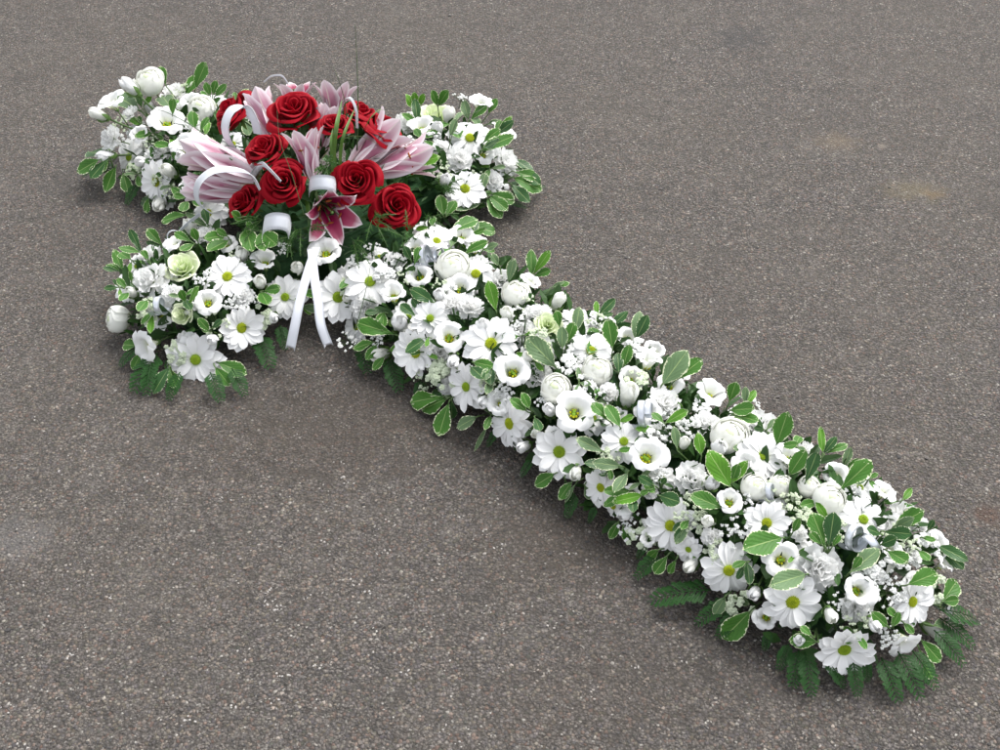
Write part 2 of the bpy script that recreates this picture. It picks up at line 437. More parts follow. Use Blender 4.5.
# ------------------------------------------------------------------ foam base under everything
root = link('foam_base', None); root.location = (CX, CY, 0)
setp(root, 'cross-shaped green foam base hidden beneath the flowers on the asphalt', 'foam base')
def slab(name, a0, a1, b0, b1, z0, z1, m):
    vs = []
    for z, s_ in ((z0, .0), (z1*.9, 0.0), (z1, .008)):
        for a, b in ((a0+s_, b0+s_), (a1-s_, b0+s_), (a1-s_, b1-s_), (a0+s_, b1-s_)):
            q = SX*a+TX*b; vs.append((q.x, q.y, z))
    fs = [(3, 2, 1, 0), (8, 9, 10, 11)]
    for L in (0, 4):
        for k in range(4): fs.append((L+k, L+(k+1) % 4, L+4+(k+1) % 4, L+4+k))
    return link(name, mesh(name, vs, fs, m, None, False), root)
slab('foam_shaft', -.44, 1.09, -.07, .07, .012, .062, M['foam'])
slab('foam_crossbar', -.069, .069, -.32, .33, .0125, .0635, M['foam'])
slab('plastic_tray', -.45, 1.10, -.078, .078, .001, .016, M['tray'])

# ------------------------------------------------------------------ dense dark foliage that hides the foam
mb = MB(); n = 0
while n < 5200:
    a, b = U(-.55, 1.2), U(-.45, .45)
    q = SX*a+TX*b; x, y = CX+q.x, CY+q.y
    sh = U(.035, .08) if math.hypot(x-BQ.x, y-BQ.y) < BQR else U(.012, .05); h = dome(x, y, sh)
    if h <= .004: continue
    n += 1
    nn = normal(x, y)
    # on steep flanks also fill lower down
    z = h if R.random() < .6 else U(.01, h)
    dr = (nn*U(.2, .8)+Vector((U(-1, 1), U(-1, 1), U(-.4, .9)))*.8).normalized()
    L = U(.018, .040); w = L*U(.16, .26)
    side = dr.cross(Vector((U(-1, 1), U(-1, 1), 1))).normalized(); up = side.cross(dr)
    p = Vector((x, y, z))
    vs = [p, p+dr*L*.45+side*w, p+dr*L*.5-up*w*.35, p+dr*L*.45-side*w, p+dr*L*.85+side*w*.6-up*.1*L, p+dr*L-up*.18*L, p+dr*L*.85-side*w*.6-up*.1*L]
    vs = [Vector((v.x, v.y, max(v.z, .004))) for v in vs]
    mb.add(vs, [(0, 1, 2), (0, 2, 3), (1, 4, 5, 2), (2, 5, 6, 3)])
o = link('base_foliage', mb.build('base_foliage', M['under'], False)); setp(o, kind='stuff', label='dense dark green filler foliage packed under the flowers')

# ------------------------------------------------------------------ flower templates: lists of (part, mesh, matrix)
def tip(v, a=.7):      # rounded tip profile
    return 1.0 if v < a else math.sqrt(max(0, 1-((v-a)/(1-a))**2))*.97+.03
def stem_mesh(l, r=.04):
    mb = MB(); mb.tube([(0, 0, -.02), (.02, .01, -l*.5), (0, 0, -l)], r, 5); return mb.build('stem', M['stem'])
STEM = stem_mesh(1.3)

def daisy(var):
    rr = random.Random(100+var); out = []
    n = [15, 17, 14, 18, 16][var % 5]; base_t = [-.05, .12, -.28, .06, .26][var % 5]+rr.uniform(-.08, .08)
    pm = []
    for k in range(4):
        W = rr.uniform(.37, .46); c1 = rr.uniform(.05, .16); c2 = rr.uniform(.12, .30); tw = rr.uniform(-.15, .15); nt_ = rr.uniform(0, .05); sk = rr.uniform(-.05, .05)
        def f(u, v, W=W, c1=c1, c2=c2, tw=tw, nt_=nt_, sk=sk):
            s = (.34+.66*min(1, v*1.7)**.8)*tip(v, .58)
            x = u*W/2*s+sk*v*v; y = v*.84-(nt_*(1-abs(u))*max(0, v-.8)*4)
            z = c1*v-c2*v*v*.9+.045*(u*u)*s+.012*math.cos(u*7.5)+tw*u*v*.25
            return (x, y, z)
        pm.append(grid('petal', 5, 7, f, M['white']))
    for L in range(2):
        m_ = n if L == 0 else n//2+2
        for i in range(m_):
            a = 2*math.pi*i/m_+rr.uniform(-.13, .13)+L*.2
            sc = rr.uniform(.86, 1.06)*(1 if L == 0 else .84)
            out.append(('petal', rr.choice(pm), RZ(a) @ T(0, .16, .012*L+.01) @ RX(base_t+L*.20+rr.uniform(-.16, .14)) @ Matrix.Rotation(rr.uniform(-.12, .12), 4, 'Y') @ Matrix.Scale(sc, 4)))
    mb = MB(); es_ = rr.uniform(.78, 1.12)
    for i in range(90):
        q = math.sqrt((i+.5)/90)*es_; w = i*2.39996
        mb.ball((.20*q*math.cos(w), .20*q*math.sin(w), .085*(1-q*q)+.04+rr.uniform(0, .012)), .027 if q > .45 else .020, (1, 1, 1.2), 3, 5)
    mb2 = MB(); mb2.ball((0, 0, .02), .19, (1, 1, .45), 5, 12)
    out.append(('flower_eye', mb.build('flower_eye', M['eye' if var % 3 else 'eye_young']), Matrix.Identity(4)))
    out.append(('eye_core', mb2.build('eye_core', M['eye_green']), Matrix.Identity(4)))
    mb = MB(); mb.ball((0, 0, -.05), .15, (1, 1, .7), 4, 8); out.append(('calyx', mb.build('calyx', M['sepal']), Matrix.Identity(4)))
    out.append(('stem', STEM, Matrix.Identity(4)))
    return out

def shell(name, R0, H, A, m, curl=0.0, top=.25, wav=.02, base=.10, spiral=.1, nu=8, nv=8, seed=0, point=0.0, z0=0.0):
    rr = random.Random(seed); ph = rr.uniform(0, 6); ph2 = rr.uniform(0, 6)
    def f(u, v):
        s = math.sin(min(1, v*1.15)*math.pi/2)**.8
        r = base*R0+(1-base)*R0*s
        r *= 1+spiral*u
        r += curl*max(0, v-.55)**2*4.9*(.7+.3*math.cos(u*2))
        r += wav*math.sin(u*4+ph)*v*v
        wd = A*(.35+.65*min(1, v*1.8))*(1 if v < .8 else (1-.10*((v-.8)/.2)**2))
        th = u*wd
        hh = H*(1-top*abs(u)**3+point*(1-abs(u))**2)
        z = z0+hh*(1-(1-v)**1.5)-curl*max(0, v-.7)**2*4+wav*.7*math.sin(u*6+ph2)*v*v
        return (r*math.sin(th), r*math.cos(th), z)
    return grid(name, nu, nv, f, m)

def rosey(var, m, full=22, openness=1.0, cal=True, rmin=.06, seed=500, curlk=1.0, point=.06, wk=1.0):
    rr = random.Random(seed+var*31); out = []
    a = rr.uniform(0, 6)
    for i in range(full):
        t = i/(full-1)
        R0 = rmin+(.80-rmin)*t**.85*openness; H = .92-.30*t+rr.uniform(-.03, .03)
        me = shell('petal', R0, H, 1.15-.30*t if t > .12 else 1.6, m, curl=(.02+.26*t**1.4)*curlk*rr.uniform(.6, 1.25), wav=(.012+.035*t)*wk, spiral=.12-.06*t, seed=var*100+i, point=point+rr.uniform(0, .07), top=.22+.15*t, nu=8, nv=9)
        a += 2.4 if t > .15 else 2.09
        out.append(('petal', me, RZ(a) @ T(0, 0, -.02*t) @ RX(-.04-.20*t*openness*rr.uniform(.5, 1.3))))
    if cal:
        def f(u, v):
            s = (.5+.5*min(1, v*2))*tip(v, .35)*(1-v*.5); return (u*.12*s, .12+v*.55, -.02-.20*v*v+.1*v+.03*u*u)
        sp = grid('sepal', 2, 5, f, M['sepal'])
        for i in range(5): out.append(('sepal', sp, RZ(i*1.2566+.3) @ RX(rr.uniform(-.3, .3))))
    mb = MB(); mb.ball((0, 0, -.03), .17, (1, 1, .9), 4, 8); out.append(('calyx', mb.build('calyx', M['sepal']), Matrix.Identity(4)))
    out.append(('stem', STEM, Matrix.Identity(4)))
    return out

def crimson(var):
    rr = random.Random(620+var*17); out = []; a = rr.uniform(0, 6); n = 19
    for i in range(n):
        t = i/(n-1); Rb = .05+.72*t**.85; H = .88-.05*t-.18*t**3; A = 1.5-.55*t
        lean = .02+.30*t**2*rr.uniform(.6, 1.3); roll = (.03+.17*t)*rr.uniform(.6, 1.3); p1, p2 = rr.uniform(0, 6), rr.uniform(0, 6); wv = .02+.045*t; pt = rr.uniform(.0, .10)*t; sk = rr.uniform(-.1, .1)*t
        def f(u, v):
            s = math.sin(min(1, v*1.35)*math.pi/2)**.7
            r = .09*Rb+.91*Rb*s*(.84+.16*v)
            r *= 1+(.14-.08*t)*u
            e = max(0, v-.74)/.26
            r += roll*e**1.6*(.75+.35*math.cos(u*2.6+p1))+wv*.8*math.sin(u*3.3+p2)*v*v
            th = u*A*(.40+.60*min(1, v*1.7))*(1-.12*e*e)
            z = H*(1-(1-v)**1.4)*(1-.24*abs(u)**2.6+pt*(1-abs(u)))+sk*u*v-roll*.9*e**2*(.6+.5*math.cos(u*2.6+p1))+wv*.5*math.sin(u*5+p1)*v**3
            return (r*math.sin(th), r*math.cos(th), z)
        a += 2.25+rr.uniform(-.25, .25)
        out.append(('petal', grid('petal', 10, 11, f, M['red']), RZ(a) @ T(rr.uniform(-.02, .02)*t, 0, -.015*t) @ RX(-lean)))
    def g(u, v):
        s = (.5+.5*min(1, v*2))*tip(v, .35)*(1-v*.5); return (u*.12*s, .12+v*.62, -.02-.20*v*v+.1*v+.03*u*u)
    sp = grid('sepal', 2, 5, g, M['sepal'])
    for i in range(5): out.append(('sepal', sp, RZ(i*1.2566+.3) @ RX(rr.uniform(-.3, .3))))
    mb = MB(); mb.ball((0, 0, -.03), .17, (1, 1, .9), 4, 8); out.append(('calyx', mb.build('calyx', M['sepal']), Matrix.Identity(4)))
    out.append(('stem', STEM, Matrix.Identity(4)))
    return out

def ranunc(var):
    rr = random.Random(1500+var*9); out = []; a = 0
    for i in range(17):
        t = i/16; Rs = .50+.42*t; top = (.20+.80*t**1.3)*rr.uniform(.9, 1.12); A = 1.0-.15*t; ph = rr.uniform(0, 6); op = .07*t*t; zc = .72-.16*t
        def f(u, v):
            pt = top+.28*abs(u)**3; po = 2.75+(pt-2.75)*v
            r = Rs*(1+.05*u+.014*math.sin(u*5+ph)*v)+op*max(0, v-.7)**2*9
            th = u*A*(.35+.65*min(1, v*2))
            rh = r*math.sin(po); z = zc+r*math.cos(po)*.92
            if v > .97: rh += .012; z -= .006
            return (rh*math.sin(th), rh*math.cos(th), z)
        a += 2.3
        out.append(('petal', grid('petal', 8, 10, f, M['cream']), RZ(a) @ RX(rr.uniform(-.05, .02))))
    mb = MB(); mb.ball((0, 0, .86), .38, (1, 1, .95), 7, 12, .015); out.append(('flower_eye', mb.build('flower_eye', M['greenwhite']), Matrix.Identity(4)))
    mb = MB(); mb.ball((0, 0, -.22), .17, (1, 1, .7), 4, 8); out.append(('calyx', mb.build('calyx', M['sepal']), Matrix.Identity(4)))
    out.append(('stem', STEM, Matrix.Identity(4)))
    return out

def lis(var):
    rr = random.Random(900+var*7); out = []
    n = 6; closed = [0, .22, -.12, .1][var % 4]
    for i in range(n):
        ph = rr.uniform(0, 6); H = rr.uniform(.80, 1.10)+closed*.4; Rr = rr.uniform(.70, .90)-closed*.7; fl = rr.uniform(.08, .42)
        A = rr.uniform(.62, .74); ww = rr.uniform(.03, .06)
        def f(u, v):
            s = (.30+.70*min(1, v*1.7)**.9)*(1 if v < .72 else math.sqrt(max(0.03, 1-((v-.72)/.36)**2)))
            r = .10+(Rr-.10)*v**.85+fl*max(0, v-.6)**2*3
            th = u*A*s*(1.15-.25*v)
            z = H*(1-(1-v)**1.9)-fl*max(0, v-.6)**2*4.5+ww*math.sin(u*5+ph)*v**3-.05*u*u*v
            return (r*math.sin(th), r*math.cos(th)*(1-.05*u*u*v), z)
        me = grid('petal', 8, 9, f, M['lis'])
        out.append(('petal', me, RZ(i*2*math.pi/n+rr.uniform(-.12, .12)) @ RX(rr.uniform(-.06, .06)+(.08 if i % 2 else 0))))
    mb = MB()
    mb.ball((0, 0, .20), .15, (1, 1, 1.5), 5, 8)
    for k in range(2): mb.ball((.07*(1 if k else -1), 0, .42), .10, (1.2, .9, .6), 4, 7, .1)
    out.append(('pistil', mb.build('pistil', M['eye_green']), RZ(rr.uniform(0, 3))))
    mb = MB()
    for k in range(7):
        w = k*.8976+rr.uniform(-.2, .2); mb.ball((.17*math.cos(w), .17*math.sin(w), .33+rr.uniform(-.03, .05)), .075, (1, .9, 1.3), 4, 6, .1)
        mb.tube([(.05*math.cos(w), .05*math.sin(w), .03), (.16*math.cos(w), .16*math.sin(w), .28)], .03, 4)
    out.append(('stamens', mb.build('stamens', M['pollen']), Matrix.Identity(4)))
    mb = MB(); mb.ball((0, 0, -.02), .15, (1, 1, .9), 4, 8); out.append(('calyx', mb.build('calyx', M['sepal']), Matrix.Identity(4)))
    out.append(('stem', STEM, Matrix.Identity(4)))
    return out

def carn(var, m):
    rr = random.Random(1300+var*13); out = []; pm = []
    for k in range(5):
        W = rr.uniform(.58, .80); p1, p2, p3 = rr.uniform(0, 6), rr.uniform(0, 6), rr.uniform(0, 6); sg = [rr.uniform(-.05, .07) for _ in range(13)]
        def f(u, v):
            s = .16+.84*v**1.2
            i = int(round((u+1)*6)); L = .80+sg[i]-.18*abs(u)**2.2
            wav = (.085*math.sin(u*4+p1)+.03*math.sin(u*9+p2))*v**1.8
            return (u*W/2*s, L*v*math.cos(.2*v), wav+.10*v*v-.06*math.sin(v*5+p3)*v)
        pm.append(grid('petal', 12, 7, f, m))
    lay = [(8, .10, .98), (7, .48, .90), (6, .88, .82), (4, 1.22, .76), (2, 1.5, .72)]
    for L, (n, t, s) in enumerate(lay):
        for i in range(n):
            out.append(('petal', rr.choice(pm), RZ(2*math.pi*i/n+rr.uniform(-.2, .2)+L*.37) @ T(0, .03, 0) @ RX(t+rr.uniform(-.15, .15)) @ Matrix.Rotation(rr.uniform(-.35, .35), 4, 'Y') @ Matrix.Scale(s*rr.uniform(.95, 1.1), 4)))
    mb = MB(); mb.ball((0, 0, -.10), .17, (1, 1, 1.2), 4, 8); out.append(('calyx', mb.build('calyx', M['sepal']), Matrix.Identity(4)))
    out.append(('stem', STEM, Matrix.Identity(4)))
    return out

def bud(var):
    rr = random.Random(1700+var); out = []
    mt = M['cream'] if var % 2 else M['white']
    for i in range(4):
        me = shell('petal', .62-.06*(3-i), 1.75-.05*i, 1.25, mt, curl=-.42+.05*i, spiral=.14, wav=.015, seed=1750+var*5+i, top=.18, point=.05, nu=7, nv=8, base=.25)
        out.append(('petal', me, RZ(i*1.75+rr.uniform(-.2, .2)) @ RX(.06*(i-1.5))))
    mb = MB(); mb.ball((0, 0, .75), .46, (1, 1, 1.75), 6, 10); out.append(('heart', mb.build('heart', mt), Matrix.Identity(4)))
    def f(u, v):
        s = (.6+.4*min(1, v*3))*(1-v)**.7; r = .22+.44*math.sin(min(1, v*1.6)*1.57); th = u*.5*s
        return (r*math.sin(th), r*math.cos(th), -.1+v*1.0)
    sp = grid('sepal', 3, 5, f, M['sepal'])
    for i in range(5): out.append(('sepal', sp, RZ(i*1.2566)))
    mb = MB(); mb.ball((0, 0, -.02), .34, (1, 1, .8), 4, 8); out.append(('calyx', mb.build('calyx', M['sepal']), Matrix.Identity(4)))
    out.append(('stem', stem_mesh(2.6, .10), Matrix.Identity(4)))
    return out

def lily(var, openness):
    rr = random.Random(2100+var); out = []
    for i in range(6):
        inner = i % 2; W = .43 if inner else .33; t1 = openness*rr.uniform(.9, 1.15); rc = (.15+.75*openness)*rr.uniform(.7, 1.2); w0 = rr.uniform(0, 6); tw = rr.uniform(-.12, .12)
        # centre line bends outward along the petal
        pts = [(0.04, 0.0)]; ang = .10+t1*.35; ns = 12
        for k in range(ns):
            v = (k+.5)/ns; an = ang+t1*v*.9+rc*max(0, v-.6)**1.5*2.6
            y, z = pts[-1]; pts.append((y+math.sin(an)/ns, z+math.cos(an)/ns))
        def f(u, v):
            k = min(ns-1, int(v*ns)); q = v*ns-k
            y = pts[k][0]*(1-q)+pts[k+1][0]*q; z = pts[k][1]*(1-q)+pts[k+1][1]*q
            s = (math.sin(math.pi*(.10+v*.90)**1.05)**.55 if v < .999 else .02)
            x = u*W/2*s
            lift = .10*abs(u)**1.6*s*(1-.5*v)-.022*max(0, 1-abs(u)*5)+.012*math.sin(v*11+w0)*abs(u)
            an = .3+t1*.6
            return (x*math.cos(tw*v*3), y-lift*math.cos(an)+x*math.sin(tw*v*3), z+lift*math.sin(an))
        me = grid('petal', 8, 12, f, M['lily'])
        out.append(('petal', me, RZ(i*math.pi/3+(0 if inner else .05)) @ T(0, 0 if inner else .012, 0)))
    if openness > .2:
        mb = MB(); mb2 = MB()
        for k in range(6):
            w = k*1.047+.4; e = (.20*math.cos(w), .20*math.sin(w), .58)
            mb.tube([(0.02*math.cos(w), .02*math.sin(w), .05), (.10*math.cos(w), .10*math.sin(w), .33), e], .008, 4)
            mb2.ball(e, .055, (.35, 1.2, .35), 4, 6, 0, Matrix.Rotation(w, 3, 'Z'))
        mb.tube([(0, 0, .05), (.02, 0, .4), (.05, .02, .72)], .014, 5); mb.ball((.05, .02, .73), .03, (1, 1, .7), 4, 6)
        out.append(('filaments', mb.build('filaments', M['sepal']), Matrix.Identity(4)))
        out.append(('anthers', mb2.build('anthers', M['anther']), Matrix.Identity(4)))
    out.append(('stem', stem_mesh(.5, .03), Matrix.Identity(4)))
    return out

TEMPL = {
    'daisy': [daisy(i) for i in range(10)],
    'lis': [lis(i) for i in range(5)],
    'ran': [ranunc(i) for i in range(4)],
    'crose': [rosey(i, M['greenwhite'], 18, .92, True, .05, 760, .5) for i in range(2)],
    'carn': [carn(i, M['carn']) for i in range(4)],
    'bud': [bud(i) for i in range(4)],
    'rose': [crimson(i) for i in range(5)],
}
NAMES = dict(daisy=('daisy_chrysanthemum', 'daisy', 'white daisies in the flower cross'), lis=('lisianthus', 'lisianthus', 'white lisianthus blooms in the flower cross'),
             ran=('ranunculus', 'ranunculus', 'round white ranunculus blooms'), crose=('pale_rose', 'rose', 'pale green-white roses'), carn=('carnation', 'carnation', 'ruffled white carnations'),
             bud=('flower_bud', 'flower bud', 'small white flower buds'), rose=('red_rose', 'rose', 'red roses in the central bouquet'))
cnt = {k: 0 for k in TEMPL}
PLACED = []          # (pixel x, pixel y, label) of every flower, for saying where the filler stands
def put(tpl, name, loc, mrot, s, label, cat, group):
    r_ = bpy.data.objects.new(name, None); C.objects.link(r_)
    r_.empty_display_size = .02
    r_.matrix_world = Matrix.Translation(loc) @ mrot @ Matrix.Scale(s, 4)
    for pn, me, mx in tpl: link(pn, me, r_, mx)
    setp(r_, label, cat, group); return r_
def facing(p, fc, bouquet=True):
    if fc is None:
        nn = normal(p.x, p.y, bouquet)
        d = nn*.62+Vector((0, 0, 1))*.22+TOCAM*.55+Vector((U(-1, 1), U(-1, 1), 0))*.16
    else: d = Vector((fc[0], -fc[1], fc[2]))
    return d.normalized()
def flower(kind, px, py, r, fc, label, sink=None, z=None):
    p = hit(px, py) if z is None else at(px, py, z); s = r*depth(p)/FPX
    if kind == 'lis' and fc is not None and fc[2] > .3: fc = (fc[0], fc[1]*.62, fc[2]+.22)
    d = facing(p, fc)
    sink = {'daisy': .10, 'lis': .42, 'ran': .55, 'crose': .55, 'carn': .35, 'bud': .7, 'rose': .60}[kind] if sink is None else sink
    k = TEMPL[kind][cnt[kind] % len(TEMPL[kind])]; cnt[kind] += 1
    s2 = s*{'daisy': 1.13, 'lis': 1.02, 'ran': 1.08, 'crose': 1.12, 'carn': 1.25, 'bud': 1.35, 'rose': 1.08}[kind]
    loc = p-d*s2*sink
    if kind == 'bud': loc = p-d*s2*.75
    loc.z = max(loc.z, .012)
    nm, cat, grp = NAMES[kind]
    put(k, nm, loc, frame(d, U(0, 6.28)), s2, label, cat, grp)
    PLACED.append((px, py, label))

